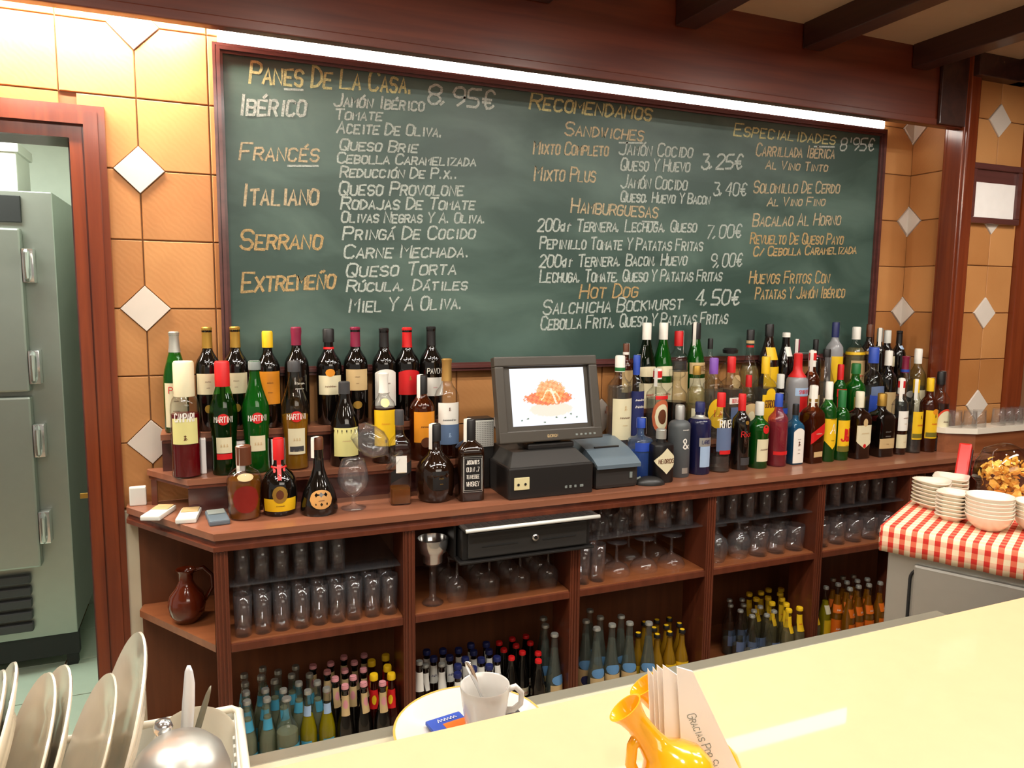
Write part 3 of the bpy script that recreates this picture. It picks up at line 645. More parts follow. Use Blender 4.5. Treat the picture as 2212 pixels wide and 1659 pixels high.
def make_bottle(name, cat, X, Y, Z, H, R, prof, glass, liq, cap, labs, seal, desc, group=None, n=20, light=False, partlabel=True, rz=None):
    t_ = empty(name, (X, Y, Z), desc, cat, group, rz=R_.uniform(-.08, .08) if rz is None else rz)
    P, sqr = PROF[prof]; n = 32 if sqr else n
    body = MB().lathe([(p[0] * R, p[1] * H, p[2] if len(p) > 2 else 0) for p in P[:-1]], n).build('bottle_body', 'g_' + glass, t_, True)
    auto(body, 50)
    if liq:
        lc, lv = liq
        pts = [(0, .014)] + [(p[0] * .93, max(p[1], .015), p[2] if len(p) > 2 else 0) for p in P[1:-2] if p[1] < lv]
        r, q = pr_at(prof, lv); pts += [(r * .93, lv, q), (0, lv)]
        auto(MB().lathe([(p[0] * R, p[1] * H, p[2] if len(p) > 2 else 0) for p in pts], 16).build('liquid', 'liq_' + lc, t_, True), 50)
    if cap:
        cc, c0, ct = cap; main = CAPC.get(cc, cc)
        rn, _ = pr_at(prof, min(c0 + .01, .98)); r1, _ = pr_at(prof, .98)
        if ct == 'cap':
            pr_ = [(pr_at(prof, c0 + (1 - c0) * q)[0] * R + .0012, (c0 + (1.0 - c0) * q) * H) for q in (0, .25, .5, .75, .97)] + [(r1 * R * .85, 1.004 * H), (0, 1.005 * H)]
        elif ct == 'flat':
            pr_ = [(rn * R * 1.1, c0 * H), (R * .62, (c0 + .01) * H), (R * .66, .97 * H), (R * .5, 1.0 * H), (0, 1.004 * H)]
        elif ct == 'stopper':
            pr_ = [(rn * R * .8, c0 * H), (rn * R * 1.1, (c0 + .03) * H), (R * .75, (c0 + .07) * H), (R * .80, (c0 + .11) * H), (R * .74, 1.0 * H), (0, 1.0 * H)]
        else:
            rr = max(rn, r1) * R * 1.10
            pr_ = [(rr, c0 * H), (rr, .985 * H), (rr * .88, 1.0 * H), (0, 1.002 * H)]
        cp = MB().lathe(pr_, 18).build('cap', 'g_clear' if cc == 'glass' else 'c_' + main, t_, True); auto(cp, 35)
        if cc in BAND:
            rr = max(p[0] for p in pr_) + .0006
            z0, z1 = (.88, .97) if cc in ('redwhite',) else (c0 + .01, c0 + .05)
            MB().lathe([(rr, z0 * H), (rr, z1 * H)], 18).build('cap_band', 'c_' + BAND[cc], cp, True)
    for i, l in enumerate(labs): add_label(body, prof, R, H, l, i)
    if seal is not None and not light:
        c0 = cap[1]; rr = max(pr_at(prof, c0)[0], .34) * R * 1.12 + .0008; wd = .006
        sg = 1 if seal > 2.05 else -1; a = sg * .9
        dx, dy = math.sin(a), -math.cos(a); px, py = -dy * wd, dx * wd
        pts = [(0, 0, 1.008 * H), (dx * rr, dy * rr, 1.006 * H), (dx * (rr + .001), dy * (rr + .001), .97 * H), (dx * (rr + .0015), dy * (rr + .0015), (c0 - .10) * H)]
        v = [(p[0] + px, p[1] + py, p[2]) for p in pts] + [(p[0] - px, p[1] - py, p[2]) for p in pts]
        obj('tax_seal', v, [(i, i + 1, 5 + i, 4 + i) for i in range(3)], 'c_white', t_)
    return t_
BOTTLES = [
('vermouth_bottle', 'bottle', 0.0727, -0.073, 1.165, 0.2844, 0.0329, 'verm', 'green', ('dkgreen', 0.7), ('silver', 0.8, 'cap'), [('rect', 0.28, 0.44, 0.8, 'cream', [('PER', 0.06, 0.15, 'red'), ('~~~', 0.03, 0.05, 'brown'), ('~~~~', 0.03, -0.05, 'brown')])], None, 'green vermouth bottle with silver neck foil beside the first diamond tiles'),
('sherry_bottle', 'bottle', 0.1588, -0.073, 1.165, 0.2969, 0.0348, 'wine', 'dk', None, ('gold', 0.8, 'cap'), [('rect', 0.46, 0.2, 0.8, 'cream', [('~~~~', 0.025, 0.03, 'brown'), ('~~~', 0.02, -0.03, 'brown')]), ('oval', 0.22, 0.08, 0.25, 'gold', [])], None, 'dark sherry bottle with gold capsule in front of the chalkboard left frame'),
('sherry_bottle', 'bottle', 0.2345, -0.073, 1.165, 0.2979, 0.0353, 'wine', 'dk', None, ('gold', 0.8, 'cap'), [('rect', 0.46, 0.2, 0.8, 'cream', [('~~~~', 0.025, 0.03, 'brown'), ('~~~', 0.02, -0.03, 'brown')]), ('oval', 0.22, 0.08, 0.25, 'gold', [])], None, 'dark sherry bottle with gold capsule wholly in front of the slate board'),
('sherry_bottle', 'bottle', 0.3236, -0.073, 1.165, 0.2852, 0.0344, 'wine', 'dk', None, ('yellow', 0.83, 'wide'), [('rect', 0.42, 0.34, 0.8, 'orange', [('~~~~', 0.03, 0.06, 'brown'), ('~~~', 0.03, -0.04, 'brown')])], None, 'dark bottle with square yellow cap and orange label'),
('sherry_bottle', 'bottle', 0.4055, -0.073, 1.165, 0.2957, 0.0363, 'wine', 'dk', None, ('maroon', 0.82, 'cap'), [('rect', 0.42, 0.16, 0.02, 'dkred', [('~~~', 0.06, 0.04, 'white'), ('~~~~', 0.04, -0.02, 'white')])], None, 'dark bottle with burgundy capsule and white lettering straight on the glass'),
('sherry_bottle', 'bottle', 0.5004, -0.073, 1.165, 0.291, 0.0383, 'wine', 'dk', None, ('black', 0.86, 'wide'), [('rect', 0.42, 0.2, 0.8, 'cream', [('~~~~~', 0.045, 0, 'brown')]), ('oval', 0.55, 0.08, 0.3, 'orange', []), ('band', 0.8, 0.025, 1.0, 'red', [])], None, 'dark bottle with black cap, red neck band and cream label with orange seal'),
('sherry_bottle', 'bottle', 0.5815, -0.073, 1.165, 0.2948, 0.0374, 'wine', 'dk', None, ('maroon', 0.8, 'cap'), [('rect', 0.46, 0.22, 0.8, 'tan', [('~~~~', 0.025, 0.04, 'brown'), ('~~~', 0.02, -0.03, 'brown')]), ('oval', 0.2, 0.08, 0.3, 'gold', [])], None, 'dark bottle with burgundy capsule, tan label and small gold emblem'),
('sherry_bottle', 'bottle', 0.6706, -0.073, 1.165, 0.2915, 0.0379, 'wine', 'dk', None, ('black', 0.8, 'cap'), [('arch', 0.37, 0.4, 0.8, 'white', [('~~~~', 0.04, 0.06, 'brown'), ('~~~', 0.04, -0.04, 'brown')])], None, 'dark bottle with black capsule and tall white script label'),
('sherry_bottle', 'bottle', 0.7445, -0.073, 1.165, 0.2925, 0.0384, 'wine', 'dk', None, ('red', 0.79, 'cap'), [('arch', 0.42, 0.27, 0.8, 'red', [('*', 0.05, 0.05, 'gold')])], None, 'dark bottle with bright red capsule and red label'),
('sherry_bottle', 'bottle', 0.8232, -0.073, 1.165, 0.2951, 0.0374, 'wine', 'dk', None, ('black', 0.8, 'cap'), [('rect', 0.53, 0.02, 0.02, 'black', [('PAVON', 0.055, 0, 'white')]), ('rect', 0.36, 0.2, 0.8, 'white', [('~~~', 0.03, 0, 'pink')])], None, 'dark bottle with white capital letters above a plain white label'),
('aperitif_bottle', 'bottle', 0.0961, -0.155, 1.0515, 0.3214, 0.0385, 'round', 'clear', ('red_liq', 0.55), ('cream', 0.7, 'wide'), [('rect', 0.41, 0.22, 0.75, 'paleyellow', [('*', 0.05, -0.05, 'brown')]), ('rect', 0.53, 0.02, 0.02, 'white', [('CAMPARI', 0.07, 0, 'white')])], None, 'clear bottle of crimson aperitif with cream capsule at the end of the step'),
('vermouth_bottle', 'bottle', 0.1948, -0.155, 1.0515, 0.3191, 0.0379, 'martini', 'greenthin', ('black_liq', 0.55), ('red', 0.78, 'wide'), [('oval', 0.5, 0.1, 0.34, 'red', []), ('rect', 0.5, 0.01, 0.01, 'red', [('MARTINI', 0.05, 0, 'white')]), ('rect', 0.27, 0.14, 0.5, 'cream', [('***', 0.03, 0, 'tan')]), ('rect', 0.17, 0.05, 0.5, 'red', [])], None, 'waisted vermouth bottle with red cap and dark filling'),
('vermouth_bottle', 'bottle', 0.2807, -0.155, 1.0515, 0.3186, 0.0385, 'martini', 'green', ('green_liq', 0.9), ('grey', 0.92, 'wide'), [('oval', 0.5, 0.1, 0.34, 'red', []), ('rect', 0.5, 0.01, 0.01, 'red', [('MARTINI', 0.05, 0, 'white')]), ('rect', 0.27, 0.14, 0.5, 'cream', [('***', 0.03, 0, 'tan')])], None, 'waisted bright green vermouth bottle with grey cap'),
('vermouth_bottle', 'bottle', 0.3889, -0.155, 1.0515, 0.3163, 0.0406, 'martini', 'clear', ('gold_liq', 0.5), ('darkgrey', 0.9, 'wide'), [('oval', 0.5, 0.1, 0.34, 'red', []), ('rect', 0.5, 0.01, 0.01, 'red', [('MARTINI', 0.05, 0, 'white')]), ('rect', 0.27, 0.24, 0.55, 'cream', [('***', 0.03, 0.02, 'tan')]), ('rect', 0.2, 0.05, 0.45, 'darkgrey', [])], None, 'waisted clear vermouth bottle half full of golden liquid'),
('wine_bottle', 'bottle', 0.5316, -0.155, 1.0515, 0.2501, 0.043, 'burg', 'dk', None, ('darkgrey', 0.86, 'cap'), [('rect', 0.3, 0.34, 0.75, 'paleyellow', [('~~~~', 0.05, 0.03, 'tan')])], None, 'dark slope-shouldered bottle with pale yellow label behind the brandy glass'),
('liqueur_bottle', 'bottle', 0.6499, -0.155, 1.0515, 0.2727, 0.0368, 'round', 'clear', ('brown_liq', 0.62), ('white', 0.78, 'cap'), [('rect', 0.4, 0.4, 0.8, 'yellow', [('~~~~', 0.045, 0.06, 'orange'), ('*', 0.04, -0.14, 'brown')]), ('oval', 0.68, 0.09, 0.35, 'paleyellow', [])], None, 'bottle with white twisted top, round medallion and yellow label'),
('brandy_bottle', 'bottle', 0.7699, -0.155, 1.0515, 0.2634, 0.039, 'round', 'amber', ('brown_liq', 0.7), ('black', 0.78, 'wide'), [('rect', 0.4, 0.36, 0.8, 'orange', [('~~~~~', 0.05, 0.02, 'brown')]), ('oval', 0.22, 0.12, 0.34, 'brown', [])], 1.9, 'brandy bottle with black cap and amber label with brown medallion'),
('whisky_bottle', 'bottle', 0.8501, -0.155, 1.0515, 0.3117, 0.0395, 'round', 'clear', ('brown_liq', 0.17), ('goldcork', 0.78, 'cap'), [('rect', 0.44, 0.26, 0.75, 'white', [('*', 0.04, 0.07, 'brown'), ('~~~~~~', 0.045, -0.03, 'black')]), ('rect', 0.25, 0.2, 0.8, 'slateblue', [('*', 0.05, 0, 'paleblue')])], None, 'nearly empty whisky bottle with white over blue label'),
('brandy_decanter', 'decanter', 0.2398, -0.2663, 0.95, 0.1996, 0.0467, 'dome', 'clear', ('amber_liq', 0.55), ('brown', 0.74, 'wide'), [('oval', 0.3, 0.38, 0.65, 'dkred', []), ('oval', 0.6, 0.1, 0.42, 'tan', [])], 2.0, 'squat clear brandy decanter with dark red oval label and brown cap'),
('liqueur_bottle', 'bottle', 0.3316, -0.258, 0.95, 0.2128, 0.0489, 'onion', 'dk', None, ('red', 0.72, 'wide'), [('rect', 0.16, 0.17, 0.8, 'yellow', [('~~~~~~', 0.035, 0, 'brown')]), ('oval', 0.3, 0.22, 0.34, 'gold', []), ('oval', 0.3, 0.12, 0.17, 'brown', [])], None, 'round black liqueur bottle with red wax seal, ribbon and yellow label'),
('cream_liqueur_bottle', 'bottle', 0.4352, -0.2869, 0.95, 0.2144, 0.0518, 'pear', 'dk', None, ('brown', 0.84, 'wide'), [('oval', 0.22, 0.24, 0.55, 'goldtan', [('~~~~', 0.035, 0, 'brown')])], 2.0, 'dark long-necked flared bottle with oval gold label'),
('whisky_bottle', 'bottle', 0.6696, -0.2719, 0.95, 0.2776, 0.034, 'square', 'clear', ('amber_liq', 0.17), ('darkgrey', 0.84, 'wide'), [('slant', 0.36, 0.12, 0.9, 'black', [('~~~~~', 0.03, 0, 'tan')]), ('rect', 0.44, 0.18, 0.4, 'white', [])], None, 'square clear whisky bottle nearly empty with slanted black label'),
('brandy_bottle', 'bottle', 0.7783, -0.2686, 0.95, 0.2302, 0.0583, 'onion', 'dkbrown', None, ('black', 0.78, 'wide'), [('rect', 0.3, 0.24, 0.34, 'black', [('~~~', 0.04, 0.04, 'gold'), ('~~', 0.04, -0.03, 'gold')])], 2.0, 'squat dark round brandy bottle with faint gold lettering'),
('whiskey_bottle', 'bottle', 0.8784, -0.2944, 0.95, 0.2434, 0.0433, 'square', 'dkbrown', None, ('black', 0.74, 'wide'), [('rect', 0.34, 0.46, 0.62, 'black', [("JACK DANIEL'S", 0.05, 0.15, 'white'), ('OLD No.7', 0.055, 0.06, 'white'), ('TENNESSEE', 0.045, -0.03, 'white'), ('WHISKEY', 0.055, -0.12, 'white')]), ('frame', 0.34, 0.46, 0.62, 'white', [])], 2.0, 'square brown whiskey bottle with black label in white lettering'),
('gin_bottle', 'bottle', 1.5037, -0.252, 0.95, 0.2075, 0.0424, 'lowround', 'bluetint', ('blue_liq', 0.45), ('blue', 0.84, 'wide'), [('rect', 0.55, 0.14, 0.8, 'blue', [])], 2.2, 'stout clear blue gin bottle with blue-topped glass neck behind the mouse'),
('gin_bottle', 'bottle', 1.5495, -0.3062, 0.95, 0.1756, 0.0372, 'lowsquare', 'matteblack', None, ('silver', 0.82, 'wide'), [('diamond', 0.42, 0.5, 0.9, 'cream', [('HENDRICKS', 0.08, 0, 'brown')])], None, 'black apothecary-style gin bottle with cream diamond label'),
('gin_bottle', 'bottle', 1.6499, -0.2657, 0.95, 0.2465, 0.0375, 'cyl', 'slate', None, ('steel', 0.8, 'wide'), [('rect', 0.68, 0.01, 0.01, 'white', [('~~~~~', 0.04, 0, 'white')]), ('rect', 0.48, 0.01, 0.01, 'white', [('&', 0.14, 0, 'white')]), ('rect', 0.1, 0.08, 0.25, 'silver', [])], None, 'matt slate grey bottle with steel cap and white ampersand'),
('gin_bottle', 'bottle', 1.743, -0.252, 0.95, 0.2513, 0.0406, 'cyl', 'navy', None, ('navyblue', 0.86, 'wide'), [('rect', 0.28, 0.34, 0.42, 'paleblue', []), ('rect', 0.46, 0.12, 0.5, 'silver', [('LARIOS', 0.05, 0, 'navyblue')]), ('band', 0.8, 0.05, 1, 'silver', [])], None, 'opaque navy blue gin bottle with silver and pale blue label'),
('gin_bottle', 'bottle', 1.8326, -0.252, 0.95, 0.2806, 0.0379, 'spirit', 'clear', ('clear_liq', 0.2), ('red', 0.82, 'wide'), [('rect', 0.62, 0.01, 0.01, 'white', [('RIVES', 0.09, 0, 'white')]), ('rect', 0.42, 0.3, 0.75, 'greyblue', []), ('rect', 0.26, 0.05, 0.5, 'red', [])], None, 'clear gin bottle with red cap and translucent grey blue print'),
('vodka_bottle', 'bottle', 1.9245, -0.252, 0.95, 0.2726, 0.0317, 'spirit', 'dk', None, ('red', 0.78, 'wide'), [('rect', 0.48, 0.01, 0.01, 'red', [('Rxx', 0.07, 0, 'red')]), ('oval', 0.63, 0.05, 0.2, 'gold', []), ('rect', 0.12, 0.1, 0.5, 'darkgrey', [])], None, 'slim black bottle with red cap and red lettering'),
('gin_bottle', 'bottle', 2.0042, -0.252, 0.95, 0.24, 0.038, 'tanq', 'green', ('dkgreen', 0.9), ('silverwhite', 0.8, 'wide'), [('rect', 0.28, 0.34, 0.7, 'cream', [('~~~~~', 0.06, 0.03, 'brown')]), ('oval', 0.6, 0.13, 0.3, 'red', [])], None, 'round-shouldered green gin bottle with white label and red seal'),
('gin_bottle', 'bottle', 2.0918, -0.252, 0.95, 0.2672, 0.0359, 'spirit', 'pink', ('pink_liq', 0.62), ('blue', 0.82, 'wide'), [('rect', 0.19, 0.05, 0.8, 'red', [])], 2.2, 'pink gin bottle with blue cap and red stripe near the base'),
('gin_bottle', 'bottle', 2.1728, -0.252, 0.95, 0.2248, 0.0294, 'square', 'skyblue', ('skyliq', 0.8), ('black', 0.82, 'wide'), [('arch', 0.32, 0.58, 0.8, 'white', [('~~~', 0.04, 0.12, 'brown'), ('*', 0.09, 0.04, 'brown'), ('~~~', 0.03, -0.06, 'brown'), ('~~~', 0.03, -0.12, 'brown')])], None, 'narrow sky blue square gin bottle with tall white label'),
('whisky_bottle', 'bottle', 2.2557, -0.252, 0.95, 0.2909, 0.0384, 'square', 'amber', ('brown_liq', 0.65), ('goldstripe', 0.78, 'wide'), [('slant', 0.4, 0.14, 0.95, 'red', [('~~~~~', 0.04, 0, 'cream')]), ('rect', 0.12, 0.07, 0.5, 'tan', [])], 2.0, 'square amber whisky bottle with slanted red label'),
('whisky_bottle', 'bottle', 2.3312, -0.252, 0.95, 0.3026, 0.0318, 'spirit', 'green', ('dkgreen', 0.7), ('white', 0.78, 'wide'), [('shield', 0.38, 0.44, 0.9, 'yellow', [('~~~~~', 0.035, 0.17, 'brown'), ('A', 0.12, 0.04, 'white'), ('~~~', 0.03, -0.1, 'brown')])], None, 'green whisky bottle with white cap and deep yellow pointed label'),
('whisky_bottle', 'bottle', 2.3989, -0.252, 0.95, 0.2679, 0.0321, 'spirit', 'green', ('dkgreen', 0.72), ('green', 0.76, 'wide'), [('rect', 0.36, 0.44, 0.9, 'yellow', [('J&B', 0.17, 0.01, 'red'), ('~~~', 0.03, -0.13, 'red')]), ('rect', 0.17, 0.08, 0.86, 'olive', [])], None, 'green whisky bottle with yellow label bearing three big red characters'),
('whisky_bottle', 'bottle', 2.4898, -0.252, 0.95, 0.2593, 0.0397, 'square', 'dkbrown', None, ('creamwhite', 0.76, 'wide'), [('shield', 0.36, 0.4, 0.95, 'cream', [('~~~~~~', 0.045, 0.04, 'tan')]), ('oval', 0.55, 0.12, 0.24, 'tan', []), ('oval', 0.2, 0.06, 0.16, 'red', [])], None, 'square-shouldered brown whisky bottle with cream shield label'),
('whisky_bottle', 'bottle', 2.608, -0.252, 0.95, 0.2475, 0.0439, 'square', 'dk', None, ('gold', 0.8, 'wide'), [('rect', 0.22, 0.16, 0.8, 'tan', [('~~~', 0.03, 0, 'brown')]), ('rect', 0.42, 0.01, 0.01, 'white', [('~~~~', 0.05, 0.0, 'silver'), ('~~~~', 0.05, -0.07, 'silver')])], None, 'stocky black whisky bottle with gold cap and tan label low down'),
('gin_bottle', 'bottle', 2.7081, -0.252, 0.95, 0.3031, 0.0306, 'spirit', 'clear', ('brown_liq', 0.46), ('redwhite', 0.8, 'wide'), [('rect', 0.45, 0.26, 0.8, 'white', [('~~~~', 0.04, 0.05, 'brown'), ('~~~', 0.03, -0.03, 'tan')]), ('rect', 0.18, 0.18, 0.85, 'cream', [('~~~', 0.03, 0, 'tan')])], 2.0, 'clear bottle with red and white cap and two white labels over dark rum'),
('rum_bottle', 'bottle', 2.7907, -0.252, 0.95, 0.2965, 0.0309, 'spirit', 'clear', ('clear_liq', 0.5), ('yellow', 0.82, 'wide'), [('rect', 0.38, 0.38, 0.85, 'yellow', [('*', 0.05, 0.12, 'brown'), ('~~~~', 0.05, 0.02, 'red')]), ('rect', 0.24, 0.06, 0.8, 'olive', [])], 2.0, 'clear rum bottle with yellow cap and yellow label'),
('rum_bottle', 'bottle', 2.8695, -0.252, 0.95, 0.3002, 0.0341, 'spirit', 'amber', ('brown_liq', 0.7), ('yellow', 0.82, 'wide'), [('rect', 0.38, 0.38, 0.9, 'yellow', [('*', 0.05, 0.12, 'brown'), ('~~~~', 0.05, 0.02, 'red')]), ('oval', 0.55, 0.08, 0.3, 'orange', []), ('rect', 0.24, 0.06, 0.8, 'olive', [])], 2.2, 'dark rum bottle with yellow cap and yellow label with orange seal'),
('rum_bottle', 'bottle', 2.9283, -0.252, 0.95, 0.3243, 0.0381, 'spirit', 'clear', ('brown_liq', 0.6), ('black', 0.84, 'wide'), [('oval', 0.34, 0.4, 0.9, 'redorange', []), ('oval', 0.34, 0.35, 0.78, 'cream', [('~~~', 0.05, 0.05, 'brown'), ('~~~', 0.03, -0.04, 'tan')])], 2.2, 'rum bottle with black cap and round white label ringed in red by the post'),
('anise_bottle', 'bottle', 1.4744, -0.155, 1.0515, 0.3098, 0.0427, 'spirit', 'clear', ('clear_liq', 0.66), ('whitegreen', 0.82, 'wide'), [('rect', 0.3, 0.46, 0.85, 'cream', [('*', 0.06, 0.13, 'tan'), ('~~~~~', 0.05, 0.03, 'brown'), ('~~~~', 0.03, -0.06, 'tan')])], None, 'clear anise bottle with white cap and large cream label nearest the till'),
('anisette_bottle', 'bottle', 1.5411, -0.155, 1.0515, 0.3101, 0.0285, 'spirit', 'clear', None, ('blue', 0.78, 'wide'), [('rect', 0.35, 0.5, 0.95, 'navyblue', [('~~~~', 0.06, 0.17, 'white'), ('~~~~', 0.06, 0.09, 'white'), ('*', 0.05, -0.06, 'orange')])], 2.2, 'bottle with blue cap and dark navy label lettered in white'),
('gin_bottle', 'bottle', 1.6282, -0.155, 1.0515, 0.2609, 0.0387, 'spirit', 'clear', ('clear_liq', 0.6), ('redwhite', 0.86, 'wide'), [('oval', 0.36, 0.46, 0.8, 'copper', []), ('oval', 0.36, 0.34, 0.58, 'cream', []), ('oval', 0.36, 0.2, 0.34, 'brown', []), ('rect', 0.62, 0.05, 0.55, 'red', [])], 2.0, 'clear gin bottle with copper ringed round label and red top label'),
('vodka_bottle', 'decanter', 1.7102, -0.155, 1.0515, 0.2554, 0.0375, 'spirit', 'clear', ('black_liq', 0.55), ('glass', 0.84, 'stopper'), [], None, 'clear decanter with wide glass stopper half full of dark liquid'),
('tequila_bottle', 'bottle', 1.7954, -0.155, 1.0515, 0.2666, 0.0337, 'round', 'clear', ('paleliq', 0.72), ('gold', 0.88, 'wide'), [('rect', 0.3, 0.26, 0.8, 'cream', [('OLI', 0.06, 0, 'brown')])], None, 'pale bottle with small gold cap and cream label'),
('gin_bottle', 'bottle', 1.8694, -0.155, 1.0515, 0.2936, 0.0383, 'spirit', 'clear', ('clear_liq', 0.6), ('purple', 0.8, 'wide'), [('oval', 0.32, 0.38, 0.85, 'yellow', [('LA', 0.08, 0, 'red')])], None, 'clear gin bottle with purple cap and round yellow label'),
('gin_bottle', 'bottle', 1.9483, -0.155, 1.0515, 0.2971, 0.0396, 'square', 'clear', ('clear_liq', 0.6), ('red', 0.8, 'wide'), [('rect', 0.46, 0.08, 0.8, 'white', [('BEEFEATER', 0.045, 0, 'red')]), ('rect', 0.27, 0.22, 0.6, 'greyblue', [])], None, 'square clear gin bottle with red cap and narrow red lettered label'),
('gin_bottle', 'bottle', 2.031, -0.155, 1.0515, 0.2259, 0.0279, 'spirit', 'clear', ('clear_liq', 0.5), ('red', 0.8, 'wide'), [('arch', 0.3, 0.48, 0.8, 'tan', []), ('oval', 0.3, 0.22, 0.45, 'cream', [])], None, 'short slim clear gin bottle with red cap and tan arched label'),
('gin_bottle', 'bottle', 2.1075, -0.155, 1.0515, 0.2939, 0.0387, 'square', 'clear', ('clear_liq', 0.6), ('yellow', 0.78, 'wide'), [('rect', 0.32, 0.4, 0.95, 'yellow', [('GORDON', 0.09, 0.08, 'brown'), ('*', 0.06, -0.08, 'orange')]), ('oval', 0.53, 0.14, 0.5, 'yellow', [])], 2.2, 'clear gin bottle with yellow cap and yellow label with black name'),
('vodka_bottle', 'bottle', 2.183, -0.155, 1.0515, 0.225, 0.0302, 'spirit', 'clear', ('clear_liq', 0.5), ('silverwhite', 0.76, 'wide'), [('rect', 0.38, 0.1, 0.8, 'blue', [])], None, 'small clear bottle with silver cap and narrow blue label'),
('vodka_bottle', 'bottle', 2.2639, -0.155, 1.0515, 0.3033, 0.0413, 'spirit', 'frost', None, ('red', 0.7, 'cap'), [('rect', 0.52, 0.1, 0.75, 'paleblue', [('SMIRNOFF', 0.045, 0, 'red')]), ('rect', 0.36, 0.2, 0.4, 'red', [])], 2.2, 'frosted vodka bottle with red capsule and red label'),
('rum_bottle', 'bottle', 2.3349, -0.155, 1.0515, 0.3128, 0.0327, 'round', 'amber', ('brown_liq', 0.7), ('redwhite', 0.8, 'wide'), [('rect', 0.3, 0.3, 0.8, 'tan', [])], 2.0, 'amber rum bottle with red cap and tilted white paper seal'),
('vodka_bottle', 'bottle', 2.4076, -0.155, 1.0515, 0.317, 0.033, 'martini', 'clear', ('clear_liq', 0.6), ('black', 0.9, 'wide'), [('rect', 0.25, 0.3, 0.7, 'cream', [('~~~', 0.04, 0, 'brown')])], None, 'curvy clear bottle with small black cap'),
('whisky_bottle', 'bottle', 2.4845, -0.155, 1.0515, 0.255, 0.0259, 'spirit', 'green', ('dkgreen', 0.8), ('red', 0.76, 'wide'), [('rect', 0.56, 0.12, 0.9, 'red', []), ('rect', 0.3, 0.4, 0.8, 'red', [('~~~', 0.05, 0, 'cream')])], None, 'slim green bottle with red cap and red labels'),
('liqueur_bottle', 'bottle', 2.5654, -0.155, 1.0515, 0.2568, 0.0411, 'round', 'green', ('green_liq', 0.8), ('green', 0.84, 'wide'), [('rect', 0.4, 0.18, 0.7, 'olive', [('~~~', 0.04, 0, 'paleyellow')])], None, 'bright green round-shouldered liqueur bottle with green cap'),
('vodka_bottle', 'bottle', 2.6577, -0.155, 1.0515, 0.3205, 0.0454, 'dome', 'clear', ('clear_liq', 0.5), ('blue', 0.8, 'wide'), [('rect', 0.28, 0.26, 0.8, 'blue', [('~~~~', 0.05, 0.03, 'white')]), ('arch', 0.46, 0.12, 0.7, 'greyblue', [])], 2.2, 'bulbous clear vodka bottle with blue cap and blue label'),
('whisky_bottle', 'bottle', 2.741, -0.155, 1.0515, 0.3059, 0.0344, 'round', 'dk', None, ('white', 0.8, 'wide'), [('rect', 0.3, 0.3, 0.8, 'tan', [('~~~', 0.04, 0, 'brown')])], None, 'dark bottle with white cap and tan label behind the gold-capped one'),
('vodka_bottle', 'bottle', 2.8379, -0.155, 1.0515, 0.2793, 0.0348, 'round', 'clear', ('clear_liq', 0.4), ('maroonblue', 0.76, 'cap'), [('oval', 0.45, 0.1, 0.5, 'silver', [])], 2.2, 'clear bottle with blue and maroon capsule'),
('whisky_bottle', 'bottle', 2.9098, -0.155, 1.0515, 0.3108, 0.0341, 'wine', 'paleclear', ('clear_liq', 0.5), ('white', 0.8, 'wide'), [('rect', 0.3, 0.3, 0.8, 'cream', [])], None, 'pale greenish bottle with tall white cap near the post'),
('rum_bottle', 'bottle', 1.5466, -0.073, 1.165, 0.232, 0.025, 'round', 'amber', ('brown_liq', 0.7), ('brownwhite', 0.82, 'wide'), [('rect', 0.42, 0.34, 0.85, 'tan', [('~~~', 0.05, 0, 'brown')])], 2.2, 'slim amber bottle with brown cap and tan label peeping behind'),
('vermouth_bottle', 'bottle', 1.6311, -0.073, 1.165, 0.3062, 0.0363, 'burg', 'dkgreen', None, ('white', 0.8, 'wide'), [('arch', 0.43, 0.12, 0.9, 'cream', []), ('rect', 0.12, 0.34, 0.9, 'cream', [('~~~~', 0.05, 0.05, 'red')])], None, 'very dark green bottle with tall white cap and wavy cream label'),
('vermouth_bottle', 'bottle', 1.7021, -0.073, 1.165, 0.306, 0.0366, 'burg', 'green', ('green_liq', 0.8), ('white', 0.8, 'wide'), [('arch', 0.43, 0.12, 0.9, 'cream', []), ('rect', 0.12, 0.34, 0.9, 'cream', [('~~~~', 0.05, 0.05, 'red')])], None, 'bright green bottle with tall white cap and wavy cream label'),
('gin_bottle', 'bottle', 1.7698, -0.073, 1.165, 0.2752, 0.037, 'round', 'clear', ('clear_liq', 0.6), ('red', 0.8, 'wide'), [('rect', 0.25, 0.42, 0.8, 'tan', [])], 2.2, 'clear bottle with red cap between two green bottles'),
('liqueur_bottle', 'bottle', 1.8465, -0.073, 1.165, 0.3056, 0.0365, 'burg', 'green', ('green_liq', 0.9), ('black', 0.8, 'wide'), [('rect', 0.45, 0.14, 0.9, 'tan', [('ETTE', 0.06, 0, 'brown')]), ('rect', 0.18, 0.3, 0.85, 'cream', [])], 2.0, 'green bottle with black cap, white seal and lettered tan label'),
('rum_bottle', 'bottle', 1.9122, -0.073, 1.165, 0.2463, 0.0228, 'round', 'clear', ('paleliq', 0.5), ('black', 0.84, 'wide'), [], None, 'slender clear bottle with small black cap'),
('cognac_decanter', 'decanter', 2.0063, -0.073, 1.165, 0.2082, 0.0444, 'flask', 'clear', ('amber_liq', 0.3), ('black', 0.9, 'flat'), [('oval', 0.4, 0.25, 0.4, 'tan', [])], None, 'round clear cognac decanter with broad flat black stopper'),
('tequila_bottle', 'bottle', 2.0992, -0.073, 1.165, 0.2782, 0.0377, 'pearneck', 'clear', ('paleliq', 0.5), ('goldblack', 0.8, 'wide'), [('band', 0.77, 0.03, 1, 'red', [])], None, 'clear long-necked bottle with black and gold top and red band'),
